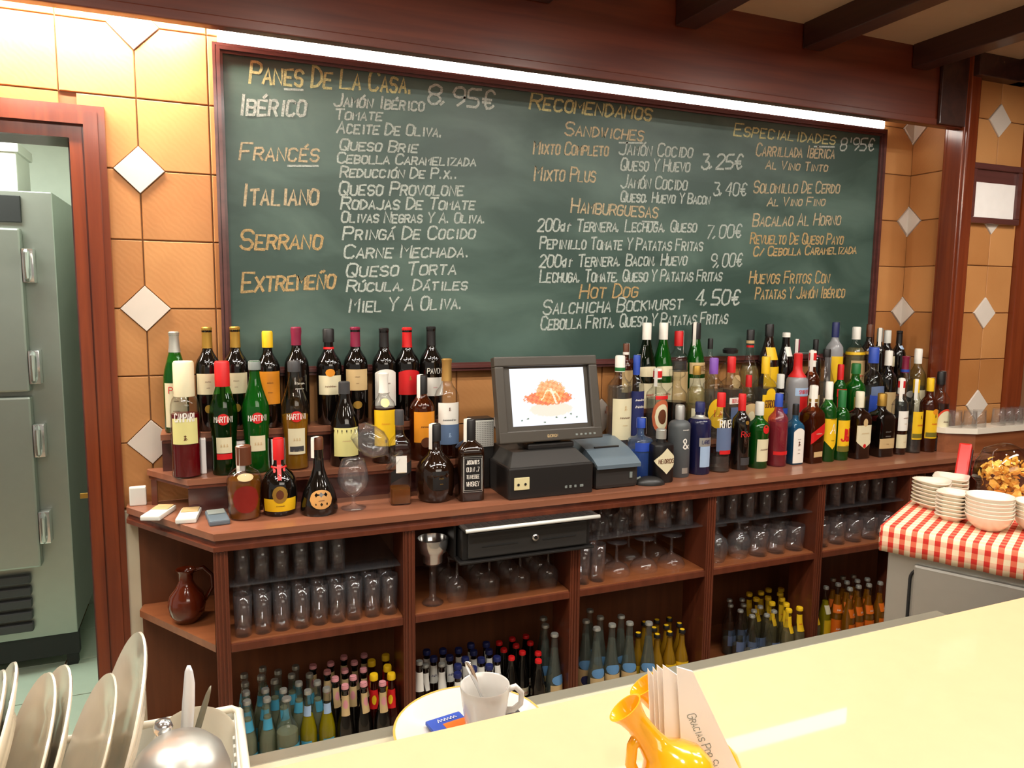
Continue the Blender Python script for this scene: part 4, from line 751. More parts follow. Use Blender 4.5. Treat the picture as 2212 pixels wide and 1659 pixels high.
('coffee_liqueur_bottle', 'bottle', 2.1901, -0.073, 1.165, 0.2993, 0.04, 'burg', 'dkbrown', None, ('black', 0.84, 'wide'), [('rect', 0.62, 0.16, 0.7, 'yellow', []), ('rect', 0.32, 0.26, 0.8, 'yellow', [])], None, 'dark brown bottle with black cap and yellow neck label'),
('cream_liqueur_bottle', 'bottle', 2.2751, -0.073, 1.165, 0.2662, 0.0386, 'burg', 'dk', None, ('white', 0.93, 'wide'), [('rect', 0.72, 0.14, 0.6, 'white', [])], None, 'black bottle with white cap disc and white neck label'),
('vodka_bottle', 'bottle', 2.3333, -0.073, 1.165, 0.2381, 0.0222, 'round', 'dkred', None, ('maroon', 0.8, 'wide'), [], 2.0, 'slim dark red bottle behind the frosted vodka'),
('rum_bottle', 'bottle', 2.4292, -0.073, 1.165, 0.237, 0.0244, 'round', 'dk', None, ('black', 0.82, 'wide'), [('band', 0.72, 0.03, 1, 'maroon', [])], None, 'slim dark bottle with plain black cap behind the tilted seal'),
('vodka_bottle', 'bottle', 2.5295, -0.073, 1.165, 0.3056, 0.0342, 'spirit', 'frost', None, ('navyblue', 0.8, 'wide'), [('rect', 0.45, 0.2, 0.8, 'yellow', []), ('rect', 0.2, 0.3, 0.8, 'yellow', [])], 2.2, 'frosted silver bottle with navy cap and yellow label'),
('whisky_bottle', 'bottle', 2.6444, -0.073, 1.165, 0.2863, 0.0385, 'round', 'clear', ('paleliq', 0.7), ('white', 0.82, 'wide'), [('band', 0.62, 0.04, 1, 'yellow', []), ('rect', 0.32, 0.4, 0.9, 'tan', [('~~~', 0.06, 0.0, 'red')])], None, 'pale bottle with white cap and tan label with red emblem'),
('whisky_bottle', 'bottle', 2.7183, -0.073, 1.165, 0.2975, 0.0311, 'round', 'dkbrown', None, ('brown', 0.82, 'wide'), [('band', 0.6, 0.04, 1, 'gold', [])], None, 'brown bottle with brown cap and gold neck band'),
('whisky_bottle', 'bottle', 2.7775, -0.073, 1.165, 0.2798, 0.0274, 'round', 'dk', None, ('silver', 0.8, 'wide'), [], 2.0, 'dark bottle with silver cap before the board right frame'),
('whisky_bottle', 'bottle', 2.8207, -0.073, 1.165, 0.2718, 0.0335, 'round', 'dk', None, ('silverwhite', 0.8, 'wide'), [('rect', 0.52, 0.16, 0.6, 'cream', [])], None, 'dark bottle with ridged silver-white cap'),
('wine_bottle', 'bottle', 2.8911, -0.073, 1.165, 0.2674, 0.0298, 'wine', 'dk', None, ('black', 0.8, 'cap'), [('oval', 0.74, 0.06, 0.6, 'paleblue', [])], None, 'all-black bottle last in the top row against the tiles')
]
for b in BOTTLES:
    o = make_bottle(*b)
    if b[13].startswith('round black liqueur'):   # wax ribbon
        H, R = b[5], b[6]
        fn = surf('onion', R, H, .002)
        m_ = MB(); ribbon(m_, [(0, .50 * H), (0, .58 * H), (0, .66 * H), (0, .74 * H)], .010, fn); ribbon(m_, [(-.012, .60 * H), (.012, .61 * H)], .012, fn)
        m_.build('ribbon', 'c_red', o)
        MB().lathe([(.3 * R, .60 * H), (.44 * R, .615 * H), (.44 * R, .63 * H), (.3 * R, .645 * H)], 18).build('wax_seal', 'c_red', o, True)

# ---- small bottles on the bottom shelf
LOW = {'clearblue': [(0.225, -0.265, 0.235), (0.225, -0.214, 0.235), (0.225, -0.316, 0.235), (0.269, -0.242, 0.235), (0.277, -0.193, 0.235), (0.275, -0.321, 0.235), (0.225, -0.366, 0.235), (0.303, -0.279, 0.235), (0.317, -0.228, 0.235), (0.321, -0.34, 0.235), (0.276, -0.371, 0.235), (0.351, -0.265, 0.235), (0.367, -0.218, 0.235), (0.365, -0.317, 0.235), (0.399, -0.28, 0.235), (0.414, -0.33, 0.235)], 'clearwide': [(0.325, -0.39, 0.235)], 'lemon': [(0.383, -0.371, 0.235), (0.433, -0.376, 0.235)], 'pink': [(0.415, -0.231, 0.235), (0.449, -0.28, 0.235), (0.466, -0.233, 0.235), (0.498, -0.29, 0.235), (0.509, -0.208, 0.235), (0.532, -0.253, 0.235), (0.568, -0.218, 0.235), (0.464, -0.328, 0.235), (0.513, -0.339, 0.235), (0.549, -0.305, 0.235), (0.483, -0.38, 0.235), (0.534, -0.385, 0.235), (0.584, -0.401, 0.235)], 'redyellow': [(0.57, -0.35, 0.235), (0.581, -0.266, 0.235), (0.618, -0.314, 0.235), (0.628, -0.247, 0.235), (0.618, -0.364, 0.235)], 'maltA': [(0.707, -0.245, 0.235), (0.713, -0.321, 0.235)], 'maltB': [(0.742, -0.281, 0.2), (0.791, -0.293, 0.2)], 'bluecap': [(0.771, -0.195, 0.2), (0.779, -0.245, 0.2), (0.821, -0.206, 0.2), (0.828, -0.256, 0.2), (0.834, -0.319, 0.2), (0.869, -0.22, 0.2), (0.818, -0.366, 0.2), (0.87, -0.284, 0.2), (0.917, -0.202, 0.2), (0.909, -0.251, 0.2), (0.873, -0.35, 0.2), (0.915, -0.306, 0.2), (0.966, -0.213, 0.2), (0.957, -0.263, 0.2), (0.923, -0.355, 0.2), (0.964, -0.315, 0.2)], 'cola': [(1.015, -0.204, 0.19), (1.066, -0.193, 0.19), (1.116, -0.192, 0.19), (1.011, -0.255, 0.19), (1.059, -0.243, 0.19), (1.11, -0.242, 0.19), (1.014, -0.313, 0.19), (1.06, -0.293, 0.19), (1.105, -0.316, 0.19), (1.085, -0.362, 0.19)], 'waterB': [(1.164, -0.227, 0.26), (1.241, -0.263, 0.26), (1.146, -0.281, 0.26), (1.146, -0.35, 0.26)], 'waterC': [(1.338, -0.228, 0.26), (1.286, -0.297, 0.26), (1.344, -0.29, 0.26), (1.292, -0.36, 0.26), (1.352, -0.355, 0.26), (1.414, -0.307, 0.26), (1.413, -0.364, 0.26), (1.472, -0.387, 0.26)], 'juice': [(1.533, -0.267, 0.2), (1.583, -0.268, 0.2), (1.634, -0.269, 0.2), (1.539, -0.317, 0.2), (1.589, -0.317, 0.2), (1.641, -0.319, 0.2), (1.467, -0.332, 0.2), (1.521, -0.364, 0.2), (1.571, -0.364, 0.2), (1.621, -0.364, 0.2)], 'darkD': [(1.956, -0.193, 0.19), (2.004, -0.207, 0.19), (1.928, -0.234, 0.19), (1.976, -0.249, 0.19), (1.931, -0.286, 0.19), (2.023, -0.285, 0.19), (1.977, -0.305, 0.19), (2.043, -0.336, 0.19), (1.995, -0.352, 0.19), (1.94, -0.339, 0.19)], 'tonic': [(2.052, -0.189, 0.2), (2.102, -0.196, 0.2), (2.15, -0.184, 0.2), (2.2, -0.197, 0.2), (2.043, -0.239, 0.2), (2.093, -0.246, 0.2), (2.164, -0.232, 0.2), (2.212, -0.246, 0.2), (2.231, -0.293, 0.2), (2.072, -0.291, 0.2), (2.115, -0.318, 0.2), (2.135, -0.273, 0.2), (2.085, -0.363, 0.2), (2.135, -0.364, 0.2), (2.23, -0.343, 0.2)], 'clearD': [(2.263, -0.219, 0.21), (2.313, -0.226, 0.21), (2.276, -0.267, 0.21)], 'lemonE': [(2.32, -0.304, 0.23)], 'orange': [(2.391, -0.269, 0.24), (2.443, -0.268, 0.24), (2.494, -0.272, 0.24), (2.368, -0.316, 0.24), (2.418, -0.311, 0.24), (2.468, -0.315, 0.24), (2.518, -0.317, 0.24), (2.375, -0.366, 0.24), (2.425, -0.361, 0.24), (2.475, -0.364, 0.24), (2.533, -0.364, 0.24)]}
LB = {
 'clearblue': ('soft_drink_bottle', 'soda', 'water', ('milky', .78), ('silver', .955, 'wide'), [('rect', .70, .12, .8, 'cyan', []), ('rect', .30, .16, .7, 'cyan', [('~~', .06, 0, 'white')])], 'small pale cordial bottle with blue neck label in the left bay', 'pale blue-labelled bottles in the left bay'),
 'clearwide': ('soft_drink_bottle', 'round', 'water', ('milky', .6), ('silver', .97, 'wide'), [('rect', .36, .20, .95, 'cyan', [])], 'broad pale bottle with wide blue band label in front of the left bay', None),
 'lemon': ('soft_drink_bottle', 'soda', 'clear', ('lemon_liq', .70), ('silver', .955, 'wide'), [('rect', .76, .12, .8, 'paleblue', []), ('rect', .34, .16, .5, 'cyan', [('~~', .08, 0, 'white')])], 'small bottle of bright yellow soft drink with blue label', 'two bright yellow soft drinks'),
 'pink': ('soft_drink_bottle', 'soda', 'dk', None, ('pink', .955, 'wide'), [('rect', .76, .24, .9, 'tan', []), ('oval', .76, .14, .5, 'pink', [])], 'small dark bottle with pink cap and pink neck label', 'pink-capped dark bottles'),
 'redyellow': ('soft_drink_bottle', 'soda', 'dkred', None, ('yellow', .93, 'wide'), [('rect', .70, .22, .95, 'red', []), ('oval', .70, .12, .4, 'yellow', [])], 'small bottle with yellow cap and red shoulder label', 'yellow-capped red bottles'),
 'maltA': ('beer_bottle', 'soda', 'dkbrown', None, ('silver', .95, 'wide'), [('rect', .74, .24, .95, 'white', [])], 'dark beer bottle with white neck label left of the second post', 'two silver-capped beers left of the second post'),
 'maltB': ('beer_bottle', 'soda', 'dkbrown', None, ('silver', .95, 'wide'), [('rect', .74, .26, .95, 'white', [])], 'silver-capped beer bottle with white neck label right of second post', 'two silver-capped beers right of the second post'),
 'bluecap': ('beer_bottle', 'soda', 'dkbrown', None, ('navyblue', .93, 'wide'), [('rect', .74, .26, .95, 'white', [('~~', .08, 0, 'navyblue')])], 'dark beer bottle with navy blue cap and white neck label', 'navy-capped beers'),
 'cola': ('cola_bottle', 'cola', 'dk', None, ('red', .945, 'wide'), [('rect', .33, .14, .8, 'cream', [('~~~', .08, 0, 'red')])], 'small contoured cola bottle with red cap', 'red-capped cola bottles'),
 'waterB': ('water_bottle', 'water', 'water', ('wheat', .8), ('silver', .965, 'wide'), [('rect', .26, .24, .9, 'tan', []), ('oval', .24, .13, .5, 'navyblue', []), ('oval', .44, .12, .8, 'water_blue', [])], 'clear tapering mineral water bottle left of the third post', 'mineral water bottles left of the third post'),
 'waterC': ('water_bottle', 'water', 'water', ('wheat', .8), ('silver', .965, 'wide'), [('rect', .26, .24, .9, 'tan', []), ('oval', .24, .13, .5, 'navyblue', []), ('oval', .44, .12, .8, 'water_blue', [])], 'clear tapering mineral water bottle right of the third post', 'mineral water bottles right of the third post'),
 'juice': ('juice_bottle', 'soda', 'clear', ('juice_liq', .9), ('black', .945, 'wide'), [('rect', .30, .34, .95, 'yellow', [('~~', .12, 0, 'brown')])], 'small juice bottle with black and yellow cap and yellow label', 'juice bottles beside the mineral water'),
 'darkD': ('tonic_bottle', 'soda', 'clear', ('wheat', .3), ('silver', .955, 'wide'), [('rect', .30, .2, .8, 'greyblue', [])], 'small clear tonic bottle standing in shade in the fourth bay', 'clear tonic bottles in the fourth bay'),
 'tonic': ('tonic_bottle', 'soda', 'clear', ('paleliq', .6), ('yellow', .94, 'wide'), [('rect', .72, .30, .95, 'yellow', [('~~', .06, 0, 'red')])], 'small tonic bottle with yellow cap and yellow neck label', 'yellow-capped tonic bottles'),
 'clearD': ('soda_water_bottle', 'soda', 'water', ('wheat', .6), ('silver', .955, 'wide'), [], 'small unlabelled clear bottle behind the yellow tonics', 'clear bottles behind the yellow tonics'),
 'lemonE': ('soft_drink_bottle', 'soda', 'clear', ('lemon_liq', .75), ('silver', .955, 'wide'), [('rect', .62, .14, .85, 'cream', []), ('rect', .3, .3, .9, 'yellow', [])], 'yellow lemon soda bottle left of the orange sodas', None),
 'orange': ('soft_drink_bottle', 'soda', 'clear', ('orange_liq', .8), ('silver', .955, 'wide'), [('rect', .60, .13, .9, 'orange2', [('~~', .06, 0, 'white')]), ('rect', .30, .26, .9, 'orange2', [('~~', .08, 0, 'white')])], 'small bottle of orange soda with orange labels', 'orange soda bottles in the right bay'),
}
for k, P in LOW.items():
    nm2, prof, gl, lq, cp, lb, desc, grp = LB[k]; proto = None
    Rr = .0278 if k.startswith('water') else (.030 if k == 'clearwide' else .0243)
    for (x, y, h) in P:
        if proto is None:
            H0 = h; proto = make_bottle(nm2, 'bottle', x, y, .2402, h, Rr, prof, gl, lq, cp, lb, None, desc, grp, n=14, rz=0); o = proto
            if k == 'juice':
                c_ = [c for c in proto.children if c.name.startswith('cap')][0]
                MB().lathe([(0, h * 1.004), (.008, h * 1.004), (.0082, h * .998)], 14).build('cap_top', 'c_yellow', c_)
        else:
            o = copy_tree(proto)
        o.location = (x, y, .2402); o.rotation_euler = (0, 0, R_.uniform(-.5, .5))
        if len(P) > 1:
            rank = sorted(range(len(P)), key=lambda q: (P[q][0] - .162) / (P[q][1] + 2.365)).index(P.index((x, y, h)))
            o['label'] = '%s, %s from left' % (desc, ORD[rank])

# ------------------------------------------------------------------ glasses
def glass_mesh(kind):
    W = .0016
    if kind == 'collins': pr_ = [(.0, .004), (.026, .004), (.030, .145), (.0315, .145), (.0275, .0), (0, 0)]
    elif kind == 'tube': pr_ = [(.0, .004), (.023, .004), (.0255, .128), (.027, .128), (.0245, .0), (0, 0)]
    elif kind == 'pint': pr_ = [(.0, .006), (.029, .006), (.037, .120), (.036, .123), (.030, .0), (0, 0)]
    elif kind == 'tumbler': pr_ = [(.0, .007), (.028, .007), (.033, .088), (.0345, .088), (.030, .0), (0, 0)]
    elif kind == 'shot': pr_ = [(0, .006), (.020, .006), (.025, .07), (.0265, .07), (.022, 0), (0, 0)]
    elif kind == 'wine': # standing upside down: rim at 0
        pr_ = [(.030, 0), (.036, .03), (.034, .055), (.020, .072), (.006, .08), (.004, .10), (.004, .135), (.012, .140), (.031, .143), (.032, .145), (0, .145)]
    elif kind == 'goblet':
        pr_ = [(.026, 0), (.029, .03), (.026, .05), (.010, .062), (.005, .07), (.005, .085), (.027, .092), (.028, .094), (0, .094)]
    elif kind == 'coupe':
        pr_ = [(.046, 0), (.046, .012), (.034, .030), (.012, .040), (.005, .048), (.004, .095), (.014, .103), (.034, .106), (.034, .108), (0, .108)]
    else: # snifter upright
        pr_ = [(0, .002), (.034, .001), (.035, .004), (.012, .009), (.005, .016), (.005, .032), (.016, .040), (.036, .058), (.044, .082), (.040, .112), (.031, .140), (.0305, .140), (.039, .112), (.042, .082), (.034, .060), (.012, .043), (0, .042)]
    m_ = MB().lathe(pr_, 20); me = bpy.data.meshes.new(kind + '_glass'); me.from_pydata(m_.v, [], m_.f); me.update()
    me.materials.append(M['g_tumbler']); me.polygons.foreach_set('use_smooth', [True] * len(me.polygons)); return me
GM = {}
def glass(kind, name, x, y, z, label, grp=None, flip=False, cat='glass', s=1.0):
    if kind not in GM: GM[kind] = glass_mesh(kind)
    o = bpy.data.objects.new(name, GM[kind]); COL.objects.link(o)
    hh = max(v.co.z for v in GM[kind].vertices)
    o.location = (x, y, z + (hh * s if flip else 0)); o.rotation_euler = (PI if flip else 0, 0, R_.uniform(0, 3)); o.scale = (s, s, s)
    return tag(o, label, cat, grp)
def grid(kind, name, x0, x1, nx, y0, ny, dy, z, label, grp, flip=False, jit=.002, s=1.0):
    for j in range(ny):
        for i in range(nx):
            x = x0 + (x1 - x0) * i / max(nx - 1, 1)
            glass(kind, name, x + R_.uniform(-jit, jit), y0 + dy * j + R_.uniform(-jit, jit), z + .0004, label + ', %s row, %s from left' % (('front', 'second', 'third')[j], ORD[i]), grp, flip, s=s)
ZG, ZS = .800, .652
grid('tube', 'highball_glass', .226, .476, 6, -.345, 3, .058, ZG, 'slim highball glass on the glass shelf of the left bay', 'highballs on the left glass shelf', s=.78)
grid('tube', 'collins_glass', .225, .617, 9, -.348, 3, .056, ZS, 'tall clear glass on the wooden shelf of the left bay', 'tall glasses on the left wooden shelf', s=.89)
grid('wine', 'wine_glass', .825, 1.13, 4, -.335, 3, .08, ZS, 'upturned stemmed glass on the shelf under the till', 'upturned stemmed glasses under the till', jit=.003, s=.93)
grid('goblet', 'small_goblet', 1.243, 1.385, 3, -.33, 2, .068, ZG, 'small upturned goblet on the glass shelf beside the cash drawer', 'small goblets beside the cash drawer', jit=.002)
grid('pint', 'beer_glass', 1.465, 1.64, 3, -.325, 2, .08, ZG, 'upturned conical beer glass on the third bay glass shelf', 'upturned beer glasses in the third bay', True, s=.82)
grid('tube', 'highball_glass', 1.243, 1.30, 2, -.345, 3, .06, ZS, 'slim glass at the left of the third bay wooden shelf', 'slim glasses at the left of the third bay', s=.95)
grid('coupe', 'coupe_glass', 1.385, 1.60, 3, -.315, 2, .10, ZS, 'upturned broad coupe glass on the third bay shelf', 'upturned coupes in the third bay')
grid('collins', 'beer_glass', 1.755, 2.13, 6, -.335, 2, .07, ZG, 'tall beer glass on the glass shelf of the fourth bay', 'tall glasses on the fourth bay glass shelf', s=.68)
for x, y, w_ in ((1.775, -.33, 'beside the post'), (1.875, -.325, 'beside the tumblers'), (1.825, -.235, 'behind two others')):
    glass('snifter', 'brandy_glass', x, y, ZS + .0004, 'round brandy balloon glass on the fourth bay shelf ' + w_, 'brandy balloons in the fourth bay', s=.95, flip=True)
grid('tumbler', 'tumbler', 1.955, 2.12, 3, -.335, 2, .08, ZS, 'clear tumbler on the fourth bay wooden shelf', 'tumblers on the fourth bay shelf', s=1.05)
grid('collins', 'beer_glass', 2.235, 2.585, 6, -.335, 2, .07, ZG, 'tall beer glass on the glass shelf of the fifth bay', 'tall glasses on the fifth bay glass shelf', s=.68)
grid('tumbler', 'tumbler', 2.24, 2.57, 5, -.335, 2, .085, ZS, 'clear tumbler on the fifth bay wooden shelf', 'tumblers on the fifth bay shelf')
for x, y in ((2.957, -.312), (3.012, -.335), (3.067, -.335), (3.07, -.312 + .027)):
    if y < -.3: glass('tumbler', 'water_glass', x, y + .006, 1.0524, 'clear water glass on the marble beside the post', 'water glasses on the marble by the post', True, s=.78)
for x in (3.19, 3.245, 3.30, 3.355):
    glass('tumbler', 'water_glass', x, -.325, 1.0524, 'clear water glass on the marble at the right edge', 'water glasses on the marble at the right edge', True, s=.78)
# snifters on the counter
glass('snifter', 'brandy_glass', .531, -.285, .9504, 'brandy balloon glass upright on the worktop', None, s=1.02)
gt = glass('snifter', 'brandy_glass', .505, -.275, 1.10, 'brandy balloon glass balanced tilted across the upright one', None, s=1.02)
gt.location = (.656, -.272, 1.078); gt.rotation_euler = (0, math.radians(-48), 0)

# ------------------------------------------------------------------ jug in the corner shelf
jg = empty('clay_jug', (.082, -.185, .6453), 'dark glazed brown clay jug on the corner shelf', 'jug')
auto(MB().lathe([(0, 0), (.030, 0), (.046, .025), (.050, .05), (.044, .078), (.026, .10), (.018, .118), (.020, .140), (.026, .150), (.023, .150), (.016, .138), (.014, .118), (0, .10)], 24).build('jug_body', 'brown_glaze', jg, True), 60)
MB().tube([(.018, 0, .142), (.045, 0, .150), (.066, 0, .125), (.068, 0, .09), (.047, 0, .055)], .006, 8).build('handle', 'brown_glaze', jg, True)
tag(MB().box(-.022, .022, -.01, .01, 0, .055, .004).build('spice_tin', 'white_plastic', loc=(-.04, -.035, .9502)), 'small white and green pack at the left end of the worktop', 'pack')
# cards and remote at the left end of the worktop
for k, (x, y, rz, mat, lb_) in enumerate(((.022, -.16, .35, 'white_plastic', 'white card pack nearest the door on the worktop end'), (.098, -.215, .12, 'white_plastic', 'white card pack in the middle of the three small packs'), (.168, -.262, -.1, 'grey_plastic', 'grey transparent pack beside the brandy decanter'))):
    t_ = empty('card_pack', (x, y, .9504), lb_, 'pack', rz=-rz)
    MB().box(-.026, .026, -.062, .05, 0, .014, .004).build('pack_body', mat, t_); MB().box(-.022, .022, .0, .045, .0142, .0165, .001).build('printed_face', 'c_tan' if k < 2 else 'c_grey', t_)
# white cartons among the bottles
for x, h, w_ in ((.132, .10, 'beside the crimson aperitif'), (.238, .085, 'behind the red-capped vermouth'), (.335, .085, 'behind the golden vermouth')):
    tag(MB().box(-.014, .014, -.012, .012, 0, h, .003).build('paper_carton', 'paper', loc=(x, -.134, 1.0517)), 'small white paper carton ' + w_, 'carton', 'white cartons behind the vermouths')

# ------------------------------------------------------------------ till: computer, monitor, printer, mouse
tl = empty('till_base', (0, 0, .9502), 'black box computer of the till under the monitor', 'computer')
MB().box(.978, 1.263, -.365, -.125, 0, .098, .006).build('case', 'black_plastic', tl)
m_ = MB(); A = [(.985, -.36, .098), (1.256, -.36, .098), (1.256, -.13, .098), (.985, -.13, .098)]; B = [(1.01, -.315, .135), (1.225, -.315, .135), (1.225, -.15, .135), (1.01, -.15, .135)]
m_.add(A + B, [(4, 5, 6, 7), (0, 1, 5, 4), (1, 2, 6, 5), (2, 3, 7, 6), (3, 0, 4, 7)]); m_.build('case_lid', 'dark_plastic', tl)
st = MB().box(.995, 1.045, -.368, -.364, .03, .068, .002).build('socket_sticker', 'beige_plastic', tl)
for x in (1.008, 1.031): MB().tube([(x, -.3685, .047), (x, -.3695, .047)], .004, 12).build('socket_hole', 'black_plastic', st)
for x in (1.165, 1.18, 1.197, 1.217): MB().box(x, x + (.008 if x < 1.2 else .012), -.3665, -.364, .022, .030, .001).build('port', 'c_grey', tl)
mo = empty('monitor', (1.148, -.27, 1.1), 'till monitor with thick dark bezel showing a plated dish', 'monitor')
tilt = math.atan2(.06, .265)
MT = Matrix.Rotation(-tilt, 4, 'X') @ Matrix.Rotation(math.radians(0), 4, 'Y')
MW, MH = .178, .268
m_ = MB(); mtx = Matrix.Translation((0, -.022, .008)) @ MT
bw = .031
for x0, x1, z0, z1 in ((-MW, MW, MH - bw, MH), (-MW, MW, 0, bw + .006), (-MW, -MW + bw, bw, MH - bw), (MW - bw, MW, bw, MH - bw)): m_.box(x0, x1, -.02, .012, z0, z1, .004, mtx)
m_.box(-MW + .006, MW - .006, -.004, .03, .008, MH - .008, .006, mtx)
m_.build('bezel', 'bezel', mo)
def screen_mat():
    m, t, b = nm('screen'); b.inputs['Base Color'].default_value = (0, 0, 0, 1); b.inputs['Roughness'].default_value = .2
    b.inputs['Emission Strength'].default_value = .95
    at = t.nodes.new('ShaderNodeVertexColor'); at.layer_name = 'pic'
    t.links.new(at.outputs[0], b.inputs['Emission Color'])
    return m
screen_mat()
def picture(u, v):                      # a plated ham dish on white, u,v in 0..1
    bg = [.93, .95, 1.0]
    q = ((u - .5) / .52) ** 2 + ((v - .38) / .36) ** 2
    if q < 1: bg = [.97, .96, .99]
    n = math.sin(u * 61 + v * 23) * math.sin(v * 57 - u * 31) * .5 + math.sin(u * 140 + 3 * math.sin(v * 90)) * .3
    def mixc(a, b, k): return [a[i] * (1 - k) + b[i] * k for i in range(3)]
    q = ((u - .52) / .30) ** 2 + ((v - .27) / .13) ** 2
    if q < 1 + .3 * n: bg = mixc(bg, [.98, .86, .76], .8 * min(1, (1.3 - q) * 2))
    q = ((u - .50) / .32) ** 2 + ((v - .47) / .12) ** 2
    if q < 1 + .35 * n: bg = mixc(bg, [.92, .45 + .2 * n, .26 + .1 * n], .85)
    q = ((u - .53) / .20) ** 2 + ((v - .58) / .20) ** 2
    if q < 1 + .4 * n: bg = mixc(bg, [.97, .62 + .22 * n, .36 + .2 * n], .8)
    if abs(v - .62 + abs(u - .52) * 1.2 + .03 * math.sin(u * 50)) < .018 and abs(u - .52) < .13: bg = [1, .92, .74]
    if abs(u - .535 - .25 * (.62 - v)) < .012 and .36 < v < .64: bg = [1, .93, .84]
    for a, b_ in ((.58, .12), (.70, .11), (.12, .1), (.2, .12), (.78, .17), (.86, .11), (.42, .05)):
        if (u - a) ** 2 + (v - b_) ** 2 < .00022: bg = [.35, .45, .3]
    return bg
NX, NY = 96, 76; v = []; f = []; cols = []
SW, SZ0, SZ1 = MW - bw - .018, bw + .020, MH - bw - .006
for j in range(NY + 1):
    for i in range(NX + 1): v.append(mtx @ Vector((-SW + 2 * SW * i / NX + .004, -.0065, SZ0 + (SZ1 - SZ0) * j / NY))); cols.append(picture(i / NX, j / NY))
for j in range(NY):
    for i in range(NX): a = j * (NX + 1) + i; f.append((a, a + 1, a + NX + 2, a + NX + 1))
pn = MB().box(-MW + bw, MW - bw, -.006, -.004, bw, MH - bw, 0, mtx).build('panel', 'bezel', mo)
so = obj('screen', v, f, 'screen', mo)
ca = so.data.color_attributes.new('pic', 'FLOAT_COLOR', 'POINT')
ca.data.foreach_set('color', [c for q in cols for c in (lin(tuple(q))[:3] + (1.0,))])
m_ = MB(); Ls, wd = text_lines('QUORION', 1, 0, 0)
for p in Ls: ribbon(m_, [((a - wd / 2) * .007, .012 + b * .008) for a, b in p], .0012, lambda u, q: mtx @ Vector((u, -.0206, q)))
m_.build('lettering', 'c_tan', mo)
for k in range(5): MB().box(.08 + k * .016, .088 + k * .016, -.0215, -.019, .012, .018, .001, mtx).build('button', 'c_grey', mo)
MB().box(-.045, .045, .015, .035, -.012, .09, .006, mtx).build('neck', 'black_plastic', mo)
MB().box(-.08, .08, -.03, .06, -.015, .004, .006).build('foot', 'black_plastic', mo)
pt = empty('receipt_printer', (1.362, -.245, .9502), 'squat receipt printer with grey blue lid beside the till', 'printer')
MB().box(-.078, .078, -.10, .10, 0, .085, .012).build('printer_body', 'dark_plastic', pt)
m_ = MB(); prf = [(-.112, .068), (-.112, .080), (-.085, .096), (-.03, .118), (.06, .138), (.10, .138), (.10, .085), (-.09, .085)]
n = len(prf); vv = [(-.080, y, z) for y, z in prf] + [(.080, y, z) for y, z in prf]
m_.add(vv, [tuple(range(n)), tuple(reversed(range(n, 2 * n)))] + [(i, n + i, n + (i + 1) % n, (i + 1) % n) for i in range(n)]); m_.build('lid', 'grey_plastic', pt)
MB().box(-.045, .045, -.03, -.022, .118, .1235, .001).build('paper_slot', 'black_plastic', pt)
MB().box(.045, .055, -.1025, -.099, .03, .05, .001).build('button', 'c_grey', pt)
ms = empty('computer_mouse', (1.490, -.335, .9503), 'black computer mouse lying by the worktop edge', 'mouse', rz=-.3)
pts = []
for j in range(9):
    ph = PI / 2 * j / 8; pts.append((math.cos(ph), math.sin(ph)))
m_ = MB().lathe([(a, b) for a, b in pts], 20); m_.v = [(x * .052, y * .030, z * .026 + .0008) for x, y, z in m_.v]; m_.build('shell', 'black_plastic', ms, True)
MB().tube([(-.03, 0, .0235), (-.045, 0, .016)], .004, 8).build('scroll_wheel', 'c_grey', ms)
# speaker
sp = empty('small_speaker', (.958, -.17, .9502), 'small black speaker with silver mesh grille between whisky and till', 'speaker')
MB().box(-.036, .036, -.03, .03, 0, .225, .004).build('cabinet', 'black_plastic', sp)
MB().box(-.033, .033, -.034, -.029, .135, .22, .003).build('grille', 'c_silverwhite', sp)
m_ = MB()
for i in range(11):
    for j in range(13): m_.box(-.0295 + i * .0056, -.0273 + i * .0056, -.0343, -.0338, .1395 + j * .006, .1418 + j * .006)
g_ = m_.build('grille_holes', 'black_plastic', sp); g_['kind'] = 'stuff'

# cash drawer, keyboard, metal bowls
kd = empty('keyboard_shelf', (0, 0, 0), 'black hanging tray carrying drawer and keyboard under the worktop', 'tray')
MB().box(.80, 1.232, -.44, -.14, .798, .805, .002).build('tray', 'black_plastic', kd)
for x in (.80, 1.226): MB().box(x, x + .006, -.385, -.14, .804, .904).build('hanger', 'black_plastic', kd)
cd = empty('cash_drawer', (0, 0, .8055), 'black cash drawer with round chrome lock below the till', 'drawer')
MB().box(.812, 1.222, -.425, -.15, 0, .086, .003).build('case', 'black_plastic', cd)
fd = MB().box(.828, 1.208, -.433, -.424, .006, .080, .003).build('drawer_front', 'dark_plastic', cd)
MB().tube([(1.035, -.432, .048), (1.035, -.440, .048)], .0105, 20).build('lock', 'chrome', fd, True)
MB().tube([(1.035, -.4395, .048), (1.035, -.4412, .048)], .0055, 16).build('keyhole', 'black_plastic', fd)
for a, b in ((.87, .98), (1.06, 1.17)): MB().box(a, b, -.4345, -.4325, .036, .039).build('groove', 'rubber', fd)
kb = empty('keyboard', (1.025, -.42, .8965), 'keyboard with white front edge on top of the cash drawer', 'keyboard')
MB().box(-.215, .215, -.035, .10, 0, .009, .003).build('keyboard_base', 'dark_plastic', kb)
MB().tube([(-.213, -.037, .005), (.213, -.037, .005)], .0058, 10).build('front_edge', 'white_plastic', kb, True)
for r in range(5):
    for c in range(18):
        MB().box(-.20 + c * .0224, -.182 + c * .0224, -.024 + r * .022, -.006 + r * .022, .0088, .0105, .001).build('key', 'black_plastic', kb)
wb = empty('sieve_stack', (.752, -.33, .6522), 'pair of nested steel strainer bowls hanging at the second post', 'bowl')
